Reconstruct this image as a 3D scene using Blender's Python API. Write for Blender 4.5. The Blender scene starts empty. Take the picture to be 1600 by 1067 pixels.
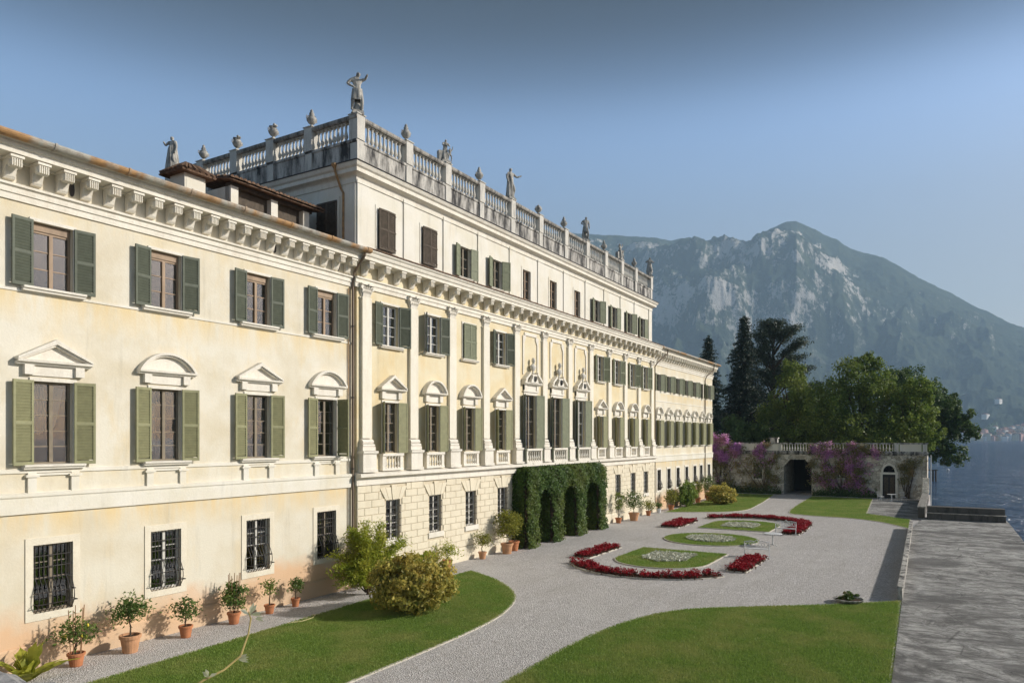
import bpy, math, random
import numpy as np
from mathutils import Vector, Matrix

# ------------------------------------------------------------------ camera, sky, sun
S = bpy.context.scene
C = S.collection
random.seed(7)
rng = np.random.default_rng(7)
R = math.radians
CAM_D, CAM_H, AXIS = 21.43, 6.3, math.atan(672 / 1125.0)      # metres off the facade, height, angle to the facade
CA, SA = math.cos(AXIS), math.sin(AXIS)
cam = bpy.data.cameras.new('camera')
cam.sensor_width = 36.0
cam.lens = 36.0 * 1125 / 1600
cam.shift_y = (685 - 533.5) / 1600
cam.clip_start = 0.1
cam.clip_end = 30000
camo = bpy.data.objects.new('camera', cam)
camo.location = (0, -CAM_D, CAM_H)
camo.rotation_euler = (R(90), 0, AXIS - R(90))
C.objects.link(camo)
S.camera = camo

SUN_EL = R(26)
SUN_AZ = math.atan2(-0.84, 0.54)                              # direction towards the sun, from +X
W = bpy.data.worlds.new('World')
S.world = W
W.use_nodes = True
nt = W.node_tree
nt.nodes.clear()
sky = nt.nodes.new('ShaderNodeTexSky')
sky.sky_type = 'NISHITA'
sky.sun_disc = False
sky.sun_elevation = SUN_EL
sky.sun_rotation = R(90) - SUN_AZ
sky.altitude = 100
sky.air_density = 1.0
sky.dust_density = 1.6
sky.ozone_density = 1.6
tc = nt.nodes.new('ShaderNodeTexCoord')
sp = nt.nodes.new('ShaderNodeSeparateXYZ')
rp = nt.nodes.new('ShaderNodeValToRGB')
cr = rp.color_ramp
cr.interpolation = 'B_SPLINE'
cr.elements[0].position = 0.0
cr.elements[0].color = (0.45, 0.38, 0.35, 1)
cr.elements[1].position = 0.55
cr.elements[1].color = (0.01, 0.012, 0.02, 1)
for p_, c_ in ((0.10, (0.44, 0.37, 0.335)), (0.20, (0.44, 0.37, 0.335)), (0.29, (0.50, 0.46, 0.445)), (0.36, (0.56, 0.58, 0.62)), (0.40, (0.52, 0.55, 0.60)), (0.44, (0.26, 0.29, 0.33)), (0.49, (0.06, 0.07, 0.09))):
    e_ = cr.elements.new(p_)
    e_.color = (*c_, 1)
mu = nt.nodes.new('ShaderNodeMix')
mu.data_type = 'RGBA'
mu.blend_type = 'MULTIPLY'
mu.inputs[0].default_value = 1.0
bg = nt.nodes.new('ShaderNodeBackground')
bg.inputs[1].default_value = 0.15
wo = nt.nodes.new('ShaderNodeOutputWorld')
nt.links.new(tc.outputs['Generated'], sp.inputs[0])
nt.links.new(sp.outputs[2], rp.inputs[0])
nt.links.new(sky.outputs[0], mu.inputs[6])
nt.links.new(rp.outputs[0], mu.inputs[7])
nt.links.new(mu.outputs[2], bg.inputs[0])
nt.links.new(bg.outputs[0], wo.inputs[0])

sl = bpy.data.lights.new('sun', 'SUN')
sl.energy = 2.9
sl.angle = R(2.2)
sl.color = (1.0, 0.945, 0.87)
so = bpy.data.objects.new('sun', sl)
sdir = Vector((math.cos(SUN_AZ) * math.cos(SUN_EL), math.sin(SUN_AZ) * math.cos(SUN_EL), math.sin(SUN_EL)))
so.rotation_euler = sdir.to_track_quat('Z', 'Y').to_euler()
so.location = (40, -60, 60)
C.objects.link(so)

S.view_settings.view_transform = 'Standard'
S.view_settings.look = 'None'
S.view_settings.exposure = 1.0
S.view_settings.gamma = 1.0
S.view_settings.use_curve_mapping = False
S.render.engine = 'CYCLES'
S.cycles.use_denoising = True
S.cycles.max_bounces = 6
S.cycles.diffuse_bounces = 3
S.cycles.transparent_max_bounces = 12
S.cycles.volume_bounces = 2


# ------------------------------------------------------------------ materials
def lin(c):
    return tuple((v / 12.92 if v <= 0.04045 else ((v + 0.055) / 1.055) ** 2.4) for v in c)


class NB:
    """small node-graph builder"""
    def __init__(self, name):
        self.m = bpy.data.materials.new(name)
        self.m.use_nodes = True
        self.t = self.m.node_tree
        self.t.nodes.clear()
        self.out = self.n('ShaderNodeOutputMaterial')
        self.pos = self.n('ShaderNodeNewGeometry')

    def n(self, t, **kw):
        x = self.t.nodes.new(t)
        for k, v in kw.items():
            setattr(x, k, v)
        return x

    def l(self, a, b):
        self.t.links.new(a, b)

    def setin(self, sock, v):
        if hasattr(v, 'is_output') or isinstance(v, bpy.types.NodeSocket):
            self.l(v, sock)
        elif isinstance(v, (tuple, list)) and len(v) == 3 and sock.type == 'RGBA':
            sock.default_value = (*v, 1)
        else:
            sock.default_value = v

    def P(self, scale=(1, 1, 1)):
        mp = self.n('ShaderNodeMapping')
        mp.inputs['Scale'].default_value = scale
        self.l(self.pos.outputs['Position'], mp.inputs['Vector'])
        return mp.outputs[0]

    def noise(self, scale, detail=4, rough=0.55, stretch=(1, 1, 1), dist=0.0):
        x = self.n('ShaderNodeTexNoise')
        x.inputs['Scale'].default_value = scale
        x.inputs['Detail'].default_value = detail
        x.inputs['Roughness'].default_value = rough
        x.inputs['Distortion'].default_value = dist
        self.l(self.P(stretch), x.inputs['Vector'])
        return x.outputs['Fac']

    def voro(self, scale, stretch=(1, 1, 1), feature='F1', out='Distance'):
        x = self.n('ShaderNodeTexVoronoi', feature=feature)
        x.inputs['Scale'].default_value = scale
        self.l(self.P(stretch), x.inputs['Vector'])
        return x.outputs[out]

    def ramp(self, fac, stops, interp='LINEAR'):
        x = self.n('ShaderNodeValToRGB')
        r = x.color_ramp
        r.interpolation = interp
        while len(r.elements) < len(stops):
            r.elements.new(0.5)
        for e, (p, c) in zip(r.elements, stops):
            e.position = p
            e.color = (*c, 1) if not isinstance(c, (int, float)) else (c, c, c, 1)
        self.setin(x.inputs[0], fac)
        return x.outputs[0]

    def mix(self, fac, a, b, mode='MIX'):
        x = self.n('ShaderNodeMix', data_type='RGBA', blend_type=mode)
        self.setin(x.inputs[0], fac)
        self.setin(x.inputs[6], a)
        self.setin(x.inputs[7], b)
        return x.outputs[2]

    def math(self, op, a, b=0.0, clamp=False):
        x = self.n('ShaderNodeMath', operation=op, use_clamp=clamp)
        self.setin(x.inputs[0], a)
        self.setin(x.inputs[1], b)
        return x.outputs[0]

    def axis(self, i):
        s = self.n('ShaderNodeSeparateXYZ')
        self.l(self.pos.outputs['Position'], s.inputs[0])
        return s.outputs[i]

    def band(self, v, lo, hi):
        x = self.n('ShaderNodeMapRange', clamp=True)
        self.setin(x.inputs[0], v)
        x.inputs[1].default_value = lo
        x.inputs[2].default_value = hi
        return x.outputs[0]

    def bsdf(self, col, rough=0.8, spec=0.3, bump=None, bs=0.3, bd=0.02, metal=0.0, normal=None):
        b = self.n('ShaderNodeBsdfPrincipled')
        self.setin(b.inputs['Base Color'], col)
        self.setin(b.inputs['Roughness'], rough)
        b.inputs['Specular IOR Level'].default_value = spec
        b.inputs['Metallic'].default_value = metal
        if bump is not None:
            bp = self.n('ShaderNodeBump')
            bp.inputs['Strength'].default_value = bs
            bp.inputs['Distance'].default_value = bd
            self.l(bump, bp.inputs['Height'])
            self.l(bp.outputs[0], b.inputs['Normal'])
        return b

    def done(self, sh):
        self.l(sh.outputs[0] if hasattr(sh, 'outputs') else sh, self.out.inputs[0])
        return self.m


M = {}


def plaster(name, base, pale, ochre, zone=None, rough_scale=1.0):
    b = NB(name)
    big = b.noise(0.55, 5, 0.6)
    col = b.mix(b.ramp(big, [(0.36, 0.0), (0.58, 1.0)]), base, pale)
    st = b.noise(1.1, 5, 0.65, (1, 1, 0.35))
    col = b.mix(b.math('MULTIPLY', b.ramp(st, [(0.53, 0.0), (0.70, 1.0)]), 0.42), col, ochre)
    fine = b.noise(9, 4, 0.7)
    col = b.mix(b.ramp(fine, [(0.3, 0.12), (0.7, 0.0)]), col, tuple(v * 0.6 for v in base))
    drip = b.noise(3.2, 4, 0.7, (1, 1, 0.07))
    col = b.mix(b.ramp(drip, [(0.56, 0.0), (0.78, 0.34)]), col, tuple(v * 0.5 for v in base))
    if zone:
        z = b.axis(2)
        wob = b.math('MULTIPLY', b.noise(0.45, 4, 0.6, (1, 1, 1)), 2.4)
        zz = b.math('SUBTRACT', z, wob)
        for zn in zone:
            if zn[0] == 'under':
                _, lo, hi, c, k = zn
                run = b.ramp(b.noise(1.5, 5, 0.7, (1, 1, 0.15)), [(0.36, 0.0), (0.60, 1.0)])
                f = b.math('MULTIPLY', b.math('MULTIPLY', b.band(z, lo, hi), b.math('SUBTRACT', 1.0, b.band(z, hi, hi + 0.02))), run)
                col = b.mix(b.math('MULTIPLY', f, k), col, c)
                continue
            lo, hi, c, k, flip = zn
            f = b.band(zz, lo, hi)
            if flip:
                f = b.math('SUBTRACT', 1.0, f)
            col = b.mix(b.math('MULTIPLY', f, k), col, c)
    bm = b.noise(14, 5, 0.65)
    return b.done(b.bsdf(col, 0.9, 0.15, bm, 0.25, 0.03))


M['plaster'] = plaster('plaster_cream', (0.655, 0.585, 0.44), (0.745, 0.70, 0.585), (0.70, 0.53, 0.25),
                       zone=[('under', 9.35, 10.28, (0.72, 0.54, 0.25), 0.75), ('under', 11.9, 12.7, (0.72, 0.57, 0.30), 0.45), ('under', 4.84, 5.36, (0.70, 0.58, 0.36), 0.5)])
M['plaster_low'] = plaster('plaster_ground_floor', (0.645, 0.575, 0.435), (0.715, 0.665, 0.545), (0.68, 0.55, 0.34),
                           zone=[(-0.1, 0.55, (0.68, 0.43, 0.25), 0.85, True), ('under', 3.3, 4.25, (0.74, 0.54, 0.24), 0.75), (-1.1, -0.45, (0.58, 0.44, 0.30), 0.7, True)])
M['plaster_yellow'] = plaster('plaster_yellow', (0.70, 0.575, 0.345), (0.74, 0.66, 0.47), (0.72, 0.51, 0.22))
M['plaster_pale'] = plaster('plaster_pale', (0.72, 0.675, 0.555), (0.78, 0.745, 0.655), (0.68, 0.58, 0.39))
M['interior'] = NB('interior').m
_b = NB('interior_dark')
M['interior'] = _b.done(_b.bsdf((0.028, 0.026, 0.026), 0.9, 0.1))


def stone(name, base, dark, k=0.6, scale=1.0, lichen=None, rough=0.88, th=0.48):
    b = NB(name)
    col = b.mix(b.ramp(b.noise(1.3 * scale, 6, 0.65), [(0.32, 0.0), (0.7, 1.0)]), base, tuple(min(1, v * 1.12) for v in base))
    dr = b.noise(2.6 * scale, 5, 0.7, (1, 1, 0.22))
    col = b.mix(b.math('MULTIPLY', b.ramp(dr, [(th, 0.0), (th + 0.22, 1.0)]), k), col, dark)
    if lichen:
        col = b.mix(b.ramp(b.noise(5 * scale, 4, 0.7), [(0.55, 0.0), (0.7, 0.6)]), col, lichen)
    col = b.mix(b.ramp(b.noise(16 * scale, 3, 0.7), [(0.3, 0.25), (0.65, 0.0)]), col, dark)
    return b.done(b.bsdf(col, rough, 0.2, b.noise(22, 4, 0.7), 0.35, 0.02))


M['trim'] = stone('trim_stone', (0.75, 0.71, 0.62), (0.48, 0.42, 0.33), 0.35)
M['cornice'] = stone('cornice_stone', (0.76, 0.72, 0.62), (0.50, 0.42, 0.31), 0.4)
M['pil'] = stone('pilaster_stone', (0.76, 0.72, 0.61), (0.56, 0.47, 0.32), 0.3)
M['ashlar'] = stone('ashlar_plaster', (0.70, 0.635, 0.49), (0.56, 0.47, 0.33), 0.35, 0.8)
M['joint'] = stone('ashlar_joint', (0.58, 0.51, 0.38), (0.46, 0.39, 0.28), 0.3)
M['surround'] = stone('window_surround', (0.71, 0.655, 0.53), (0.55, 0.45, 0.31), 0.3)
M['weather'] = stone('weathered_stone', (0.60, 0.57, 0.51), (0.06, 0.058, 0.056), 1.0, 0.9, th=0.38)
M['bal'] = stone('baluster_stone', (0.62, 0.59, 0.52), (0.22, 0.21, 0.2), 0.55, 1.5)
M['rail'] = stone('rail_stone', (0.42, 0.39, 0.34), (0.09, 0.085, 0.08), 0.9, 1.6, th=0.40)
M['statue'] = stone('statue_stone', (0.50, 0.475, 0.42), (0.10, 0.10, 0.095), 0.9, 2.5, th=0.43)
b = NB('rubble_wall')
vc = b.n('ShaderNodeRGBToBW')
b.l(b.voro(2.6, (1, 1, 1.5), 'F1', 'Color'), vc.inputs[0])
rc = b.ramp(vc.outputs[0], [(0.15, (0.36, 0.32, 0.25)), (0.5, (0.56, 0.51, 0.42)), (0.85, (0.72, 0.68, 0.58))])
je = b.voro(2.6, (1, 1, 1.5), 'DISTANCE_TO_EDGE')
rc = b.mix(b.ramp(je, [(0.02, 0.75), (0.09, 0.0)]), rc, (0.24, 0.21, 0.16))
rc = b.mix(b.ramp(b.noise(0.8, 6, 0.7), [(0.45, 0.0), (0.65, 0.8)]), rc, (0.64, 0.59, 0.49))
rc = b.mix(b.ramp(b.noise(1.6, 6, 0.75, (1, 1, 0.4)), [(0.52, 0.0), (0.72, 0.75)]), rc, (0.17, 0.15, 0.11))
M['rubble'] = b.done(b.bsdf(rc, 0.92, 0.1, b.math('ADD', b.ramp(je, [(0.0, 0.0), (0.1, 1.0)]), b.noise(9, 4, 0.7)), 0.6, 0.05))
M['darkstone'] = stone('dark_stone', (0.12, 0.112, 0.10), (0.035, 0.033, 0.03), 0.8, 1.0)
M['nearstone'] = stone('near_stone', (0.34, 0.33, 0.32), (0.10, 0.10, 0.10), 0.8, 9.0, (0.22, 0.22, 0.2))
M['edging'] = stone('edging_stone', (0.56, 0.52, 0.44), (0.3, 0.28, 0.22), 0.5, 2)


def plain(name, col, rough=0.6, spec=0.4, metal=0.0, var=0.25, scale=6.0, stretch=(1, 1, 1)):
    b = NB(name)
    c = b.mix(b.ramp(b.noise(scale, 5, 0.65, stretch), [(0.3, 0.0), (0.72, 1.0)]), tuple(v * (1 - var) for v in col), tuple(min(1, v * (1 + var)) for v in col))
    return b.done(b.bsdf(c, rough, spec, b.noise(scale * 6, 3, 0.6), 0.12, 0.01, metal))


M['sh_dark'] = plain('shutter_dark_green', (0.105, 0.118, 0.085), 0.6, 0.3, var=0.16)
M['sh_olive'] = plain('shutter_olive', (0.27, 0.265, 0.145), 0.6, 0.3, var=0.14)
M['sh_brown'] = plain('shutter_brown', (0.095, 0.075, 0.055), 0.75, 0.2, var=0.35)
M['sh_mid'] = plain('shutter_grey_green', (0.20, 0.215, 0.135), 0.62, 0.3, var=0.16)
M['wood'] = plain('window_wood', (0.33, 0.235, 0.155), 0.6, 0.3, var=0.25, scale=4, stretch=(1, 1, 0.3))
M['wood_grey'] = plain('window_grey_wood', (0.235, 0.195, 0.14), 0.65, 0.3, var=0.2)
M['wood_white'] = plain('window_white', (0.62, 0.60, 0.54), 0.6, 0.3, var=0.12)
M['door'] = plain('door_wood', (0.30, 0.19, 0.10), 0.6, 0.3, var=0.3, scale=3, stretch=(3, 1, 0.2))
M['iron'] = plain('wrought_iron', (0.035, 0.030, 0.028), 0.6, 0.4, var=0.3)
b = NB('old_gutter')
gc = b.mix(b.ramp(b.noise(0.9, 4, 0.6, (1, 0.1, 0.1)), [(0.44, 0.0), (0.56, 1.0)]), (0.40, 0.385, 0.33), (0.42, 0.24, 0.10))
gc = b.mix(b.ramp(b.noise(7, 5, 0.7, (0.6, 1, 1)), [(0.45, 0.0), (0.7, 0.8)]), gc, (0.16, 0.10, 0.06))
M['copper'] = b.done(b.bsdf(gc, 0.6, 0.3, b.noise(20, 3), 0.2, 0.01))
M['pipe'] = plain('downpipe', (0.17, 0.125, 0.085), 0.6, 0.4, var=0.35, scale=1.5, stretch=(1, 1, .4))
M['curtain'] = plain('curtain', (0.78, 0.77, 0.73), 0.9, 0.1, var=0.06, scale=8, stretch=(3, 1, 0.3))
M['terracotta'] = plain('terracotta', (0.46, 0.185, 0.085), 0.85, 0.2, var=0.22, scale=4)
M['terra_pale'] = plain('pale_terracotta', (0.52, 0.28, 0.15), 0.85, 0.2, var=0.2, scale=4)
M['soil'] = plain('soil', (0.07, 0.048, 0.032), 0.95, 0.1, var=0.4, scale=20)
M['bark'] = plain('bark', (0.085, 0.062, 0.043), 0.9, 0.1, var=0.35, scale=5, stretch=(3, 3, .5))
M['stick'] = plain('cane', (0.30, 0.17, 0.09), 0.8, 0.2)
M['tile'] = plain('roof_tile', (0.165, 0.105, 0.07), 0.9, 0.15, var=0.55, scale=5)
M['whitepaint'] = plain('white_paint', (0.66, 0.66, 0.65), 0.5, 0.4, var=0.1)
M['hose'] = plain('hose', (0.55, 0.47, 0.24), 0.5, 0.4)
M['stem'] = plain('stem', (0.42, 0.33, 0.12), 0.7, 0.3)

# glass: clear pane, partly reflecting
b = NB('window_glass')
tr = b.n('ShaderNodeBsdfTransparent')
tr.inputs[0].default_value = (0.72, 0.76, 0.76, 1)
gl = b.n('ShaderNodeBsdfGlossy')
gl.inputs['Roughness'].default_value = 0.03
gl.inputs['Color'].default_value = (0.9, 0.95, 1, 1)
bp = b.n('ShaderNodeBump')
bp.inputs['Strength'].default_value = 0.015
b.l(b.noise(1.5, 2), bp.inputs['Height'])

fr = b.n('ShaderNodeFresnel')
fr.inputs['IOR'].default_value = 2.6
ms = b.n('ShaderNodeMixShader')
b.l(fr.outputs[0], ms.inputs[0])
b.l(tr.outputs[0], ms.inputs[1])
b.l(gl.outputs[0], ms.inputs[2])
M['glass'] = b.done(ms)


def leafmat(name, dark, light, third=None, trans=0.3, patch=0.6, k3=0.35, gloss=0.5):
    b = NB(name)
    col = b.mix(b.pos.outputs['Random Per Island'], dark, light)
    if third:
        col = b.mix(b.math('MULTIPLY', b.ramp(b.noise(patch, 3, 0.6), [(0.42, 0.0), (0.66, 1.0)]), k3), col, third)
    p = b.bsdf(col, gloss, 0.25)
    t = b.n('ShaderNodeBsdfTranslucent')
    b.setin(t.inputs[0], col)
    m = b.n('ShaderNodeMixShader')
    m.inputs[0].default_value = trans
    b.l(p.outputs[0], m.inputs[1])
    b.l(t.outputs[0], m.inputs[2])
    return b.done(m)


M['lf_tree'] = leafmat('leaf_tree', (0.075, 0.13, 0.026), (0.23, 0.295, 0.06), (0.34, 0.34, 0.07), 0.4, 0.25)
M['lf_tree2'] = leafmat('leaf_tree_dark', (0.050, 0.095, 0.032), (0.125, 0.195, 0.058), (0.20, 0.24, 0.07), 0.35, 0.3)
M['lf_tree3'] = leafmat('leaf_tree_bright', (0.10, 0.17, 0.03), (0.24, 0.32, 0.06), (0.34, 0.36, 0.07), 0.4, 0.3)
M['lf_con'] = leafmat('needles_dark', (0.020, 0.038, 0.026), (0.05, 0.075, 0.048), None, 0.1)
M['lf_ced'] = leafmat('needles_cedar', (0.045, 0.068, 0.045), (0.105, 0.135, 0.085), None, 0.15)
M['lf_ivy'] = leafmat('leaf_ivy', (0.035, 0.075, 0.012), (0.10, 0.17, 0.03), (0.19, 0.21, 0.04), 0.3, 0.5, 0.5)
M['lf_lemon'] = leafmat('leaf_lemon', (0.045, 0.10, 0.02), (0.15, 0.22, 0.05), (0.26, 0.30, 0.05), 0.35, 1.0)
M['lf_yel'] = leafmat('leaf_yellow_green', (0.13, 0.15, 0.02), (0.30, 0.30, 0.05), (0.36, 0.33, 0.05), 0.35, 1.5)
M['lf_bush'] = leafmat('leaf_golden_bush', (0.17, 0.20, 0.04), (0.66, 0.56, 0.14), (0.66, 0.42, 0.10), 0.45, 1.2)
M['lf_shrub'] = leafmat('leaf_feathery_shrub', (0.20, 0.27, 0.03), (0.45, 0.50, 0.06), (0.60, 0.46, 0.08), 0.5, 1.0)
M['lf_boug'] = leafmat('bract_magenta', (0.52, 0.19, 0.54), (0.80, 0.44, 0.76), (0.80, 0.48, 0.46), 0.45, 0.7, 0.7)
M['lf_boug2'] = leafmat('leaf_bougainvillea', (0.13, 0.15, 0.05), (0.36, 0.32, 0.13), (0.46, 0.31, 0.16), 0.35, 0.5, 0.6)
M['fl_red'] = leafmat('salvia_red', (0.17, 0.004, 0.010), (0.46, 0.015, 0.028), None, 0.25)
M['fl_leaf'] = leafmat('salvia_leaf', (0.06, 0.03, 0.014), (0.13, 0.05, 0.028), None, 0.2)
M['fl_white'] = leafmat('silver_leaf', (0.46, 0.47, 0.37), (0.72, 0.72, 0.60), None, 0.2)
M['lf_shoot'] = leafmat('leaf_pale_shoot', (0.66, 0.66, 0.40), (0.85, 0.84, 0.62), None, 0.5)
M['lf_acan'] = leafmat('leaf_acanthus', (0.26, 0.29, 0.035), (0.48, 0.48, 0.07), None, 0.45)
M['grassblade'] = leafmat('grass_blades', (0.13, 0.23, 0.04), (0.31, 0.42, 0.085), (0.42, 0.40, 0.14), 0.4, 0.55, 0.55)
b = NB('lawn')
g1 = b.mix(b.ramp(b.noise(0.6, 5, 0.6), [(0.3, 0.0), (0.7, 1.0)]), (0.12, 0.19, 0.040), (0.22, 0.285, 0.070))
g1 = b.mix(b.ramp(b.noise(30, 3, 0.7), [(0.3, 0.0), (0.7, 0.5)]), g1, (0.09, 0.125, 0.022))
M['lawn'] = b.done(b.bsdf(g1, 0.9, 0.1, b.noise(60, 3, 0.7), 0.6, 0.03))
b = NB('gravel')
v1 = b.voro(26, out='Color')
bw = b.n('ShaderNodeRGBToBW')
b.l(v1, bw.inputs[0])
g = b.ramp(bw.outputs[0], [(0.1, (0.28, 0.26, 0.25)), (0.5, (0.52, 0.495, 0.475)), (0.9, (0.74, 0.71, 0.69))])
g = b.mix(b.ramp(b.noise(0.35, 5, 0.6), [(0.35, 0.0), (0.7, 0.45)]), g, (0.44, 0.415, 0.385))
g = b.mix(b.ramp(b.noise(1.1, 5, 0.7, (0.16, 1.3, 1), 0.6), [(0.5, 0.0), (0.68, 0.4)]), g, (0.37, 0.345, 0.31))
g = b.mix(b.ramp(b.noise(0.22, 5, 0.65, (1, 1, 1), 0.8), [(0.52, 0.0), (0.66, 0.35)]), g, (0.62, 0.60, 0.57))
g = b.mix(b.ramp(b.noise(5.0, 4, 0.7), [(0.5, 0.0), (0.75, 0.4)]), g, (0.36, 0.335, 0.30))
M['gravel'] = b.done(b.bsdf(g, 0.95, 0.1, b.voro(26), 0.9, 0.03))
b = NB('quay_stone')
s1 = b.noise(0.8, 12, 0.82, (1.25, 0.9, 1), 1.0)
q = b.ramp(s1, [(0.36, (0.10, 0.096, 0.09)), (0.45, (0.27, 0.26, 0.24)), (0.52, (0.44, 0.425, 0.395)), (0.62, (0.66, 0.64, 0.60))])
s2 = b.noise(3.6, 10, 0.85, (1.6, 0.6, 1), 0.6)
q = b.mix(b.ramp(s2, [(0.48, 0.0), (0.62, 0.7)]), q, (0.10, 0.095, 0.088))
lo_ = b.noise(0.22, 6, 0.7, (1.5, 0.8, 1), 1.2)
q = b.mix(b.ramp(lo_, [(0.42, 0.78), (0.52, 0.0)]), q, (0.13, 0.124, 0.115))
ck = b.voro(0.55, (1, 0.7, 1), 'DISTANCE_TO_EDGE')
q = b.mix(b.ramp(ck, [(0.0, 0.55), (0.010, 0.0)]), q, (0.04, 0.038, 0.034))
M['quay'] = b.done(b.bsdf(q, 0.85, 0.25, b.math('ADD', s2, s1), 0.8, 0.08))
b = NB('lake_water')
wv = b.math('ADD', b.math('MULTIPLY', b.noise(0.13, 6, 0.65, (1.0, 0.7, 1), 0.4), 1.6), b.math('MULTIPLY', b.noise(0.9, 5, 0.65, (1, 0.7, 1)), 0.35))
wb = b.bsdf((0.030, 0.075, 0.165), 0.12, 0.5, wv, 0.9, 3.6)
M['water'] = b.done(wb)


# ------------------------------------------------------------------ mesh helpers
class MB:
    def __init__(self):
        self.v = []
        self.f = []
        self.mi = []

    def add(self, vs, fs, m=0):
        o = len(self.v)
        self.v += [tuple(p) for p in vs]
        for f in fs:
            self.f.append(tuple(i + o for i in f))
            self.mi.append(m)
        return self

    def box(self, x0, x1, y0, y1, z0, z1, m=0):
        return self.add([(x0, y0, z0), (x1, y0, z0), (x1, y1, z0), (x0, y1, z0), (x0, y0, z1), (x1, y0, z1), (x1, y1, z1), (x0, y1, z1)],
                        [(0, 3, 2, 1), (4, 5, 6, 7), (0, 1, 5, 4), (1, 2, 6, 5), (2, 3, 7, 6), (3, 0, 4, 7)], m)

    def block(self, x0, x1, y0, y1, z0, z1, c=0.02, m=0):
        """box proud towards -y with a chamfered face"""
        return self.add([(x0, y1, z0), (x1, y1, z0), (x1, y1, z1), (x0, y1, z1), (x0, y0 + c, z0), (x1, y0 + c, z0), (x1, y0 + c, z1), (x0, y0 + c, z1),
                         (x0 + c, y0, z0 + c), (x1 - c, y0, z0 + c), (x1 - c, y0, z1 - c), (x0 + c, y0, z1 - c)],
                        [(8, 9, 10, 11), (4, 5, 9, 8), (5, 6, 10, 9), (6, 7, 11, 10), (7, 4, 8, 11), (0, 1, 5, 4), (1, 2, 6, 5), (2, 3, 7, 6), (3, 0, 4, 7)], m)

    def extr(self, prof, a0, a1, axis='x', m=0):
        """closed profile [(p,q)] swept along an axis; x: (y,z)  y: (x,z)  z: (x,y)"""
        n = len(prof)
        mk = {'x': lambda t, p: (t, p[0], p[1]), 'y': lambda t, p: (p[0], t, p[1]), 'z': lambda t, p: (p[0], p[1], t)}[axis]
        vs = [mk(a0, p) for p in prof] + [mk(a1, p) for p in prof]
        fs = [(i, (i + 1) % n, n + (i + 1) % n, n + i) for i in range(n)] + [tuple(range(n - 1, -1, -1)), tuple(range(n, 2 * n))]
        return self.add(vs, fs, m)

    def lathe(self, prof, seg=12, c=(0, 0, 0), m=0):
        vs = []
        for r, z in prof:
            for k in range(seg):
                a = 2 * math.pi * k / seg
                vs.append((c[0] + r * math.cos(a), c[1] + r * math.sin(a), c[2] + z))
        fs = []
        for i in range(len(prof) - 1):
            for k in range(seg):
                k2 = (k + 1) % seg
                fs.append((i * seg + k, i * seg + k2, (i + 1) * seg + k2, (i + 1) * seg + k))
        fs.append(tuple(range(seg - 1, -1, -1)))
        fs.append(tuple((len(prof) - 1) * seg + k for k in range(seg)))
        return self.add(vs, fs, m)

    def tube(self, pts, r, seg=6, m=0):
        pts = [Vector(p) for p in pts]
        n = len(pts)
        rs = r if isinstance(r, (list, tuple)) else [r] * n
        vs = []
        up = Vector((0.13, 0.21, 1)).normalized()
        for i, p in enumerate(pts):
            d = (pts[min(i + 1, n - 1)] - pts[max(i - 1, 0)])
            d = d.normalized() if d.length > 1e-9 else Vector((0, 0, 1))
            u = up.cross(d)
            if u.length < 0.05:
                u = Vector((1, 0, 0)).cross(d)
            u.normalize()
            w = d.cross(u)
            for k in range(seg):
                a = 2 * math.pi * k / seg
                vs.append(p + (u * math.cos(a) + w * math.sin(a)) * rs[i])
        fs = []
        for i in range(n - 1):
            for k in range(seg):
                k2 = (k + 1) % seg
                fs.append((i * seg + k, i * seg + k2, (i + 1) * seg + k2, (i + 1) * seg + k))
        fs.append(tuple(range(seg - 1, -1, -1)))
        fs.append(tuple((n - 1) * seg + k for k in range(seg)))
        return self.add(vs, fs, m)

    def mesh(self, name, mats, smooth=False):
        me = bpy.data.meshes.new(name)
        me.from_pydata(self.v, [], self.f)
        for m in (mats if isinstance(mats, (list, tuple)) else [mats]):
            me.materials.append(M[m])
        if any(self.mi):
            me.polygons.foreach_set('material_index', self.mi)
        if smooth:
            me.polygons.foreach_set('use_smooth', [True] * len(me.polygons))
        me.update()
        return me

    def obj(self, name, mats, parent=None, loc=(0, 0, 0), smooth=False, rz=0.0):
        return put(name, self.mesh(name, mats, smooth), parent, loc, rz)


def put(name, me, parent=None, loc=(0, 0, 0), rz=0.0):
    o = bpy.data.objects.new(name, me)
    C.objects.link(o)
    if parent is not None:
        o.parent = parent
    o.location = loc
    o.rotation_euler = (0, 0, rz)
    return o


def thing(name, label, cat, loc=(0, 0, 0), rz=0.0, group=None):
    o = put(name, None, None, loc, rz)
    o.empty_display_size = 0.3
    return tag(o, label, cat, group)


def tag(o, label, cat, group=None):
    o['label'] = label
    o['category'] = cat
    if group:
        o['group'] = group
    return o


def struct(o, kind='structure'):
    o['kind'] = kind
    return o


def mesh_np(name, v, f, mat, smooth=False):
    me = bpy.data.meshes.new(name)
    f = np.asarray(f, dtype=np.int32)
    k = f.shape[1]
    me.vertices.add(len(v))
    me.vertices.foreach_set('co', np.asarray(v, dtype=np.float32).ravel())
    me.loops.add(f.size)
    me.loops.foreach_set('vertex_index', f.ravel())
    me.polygons.add(len(f))
    me.polygons.foreach_set('loop_start', np.arange(0, f.size, k, dtype=np.int32))
    me.polygons.foreach_set('loop_total', np.full(len(f), k, dtype=np.int32))
    if smooth:
        me.polygons.foreach_set('use_smooth', np.ones(len(f), dtype=bool))
    for m in (mat if isinstance(mat, (list, tuple)) else [mat]):
        me.materials.append(M[m])
    me.update(calc_edges=True)
    me.validate()
    return me


def rnd_unit(n):
    v = rng.normal(size=(n, 3))
    return v / np.linalg.norm(v, axis=1, keepdims=True)


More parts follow.
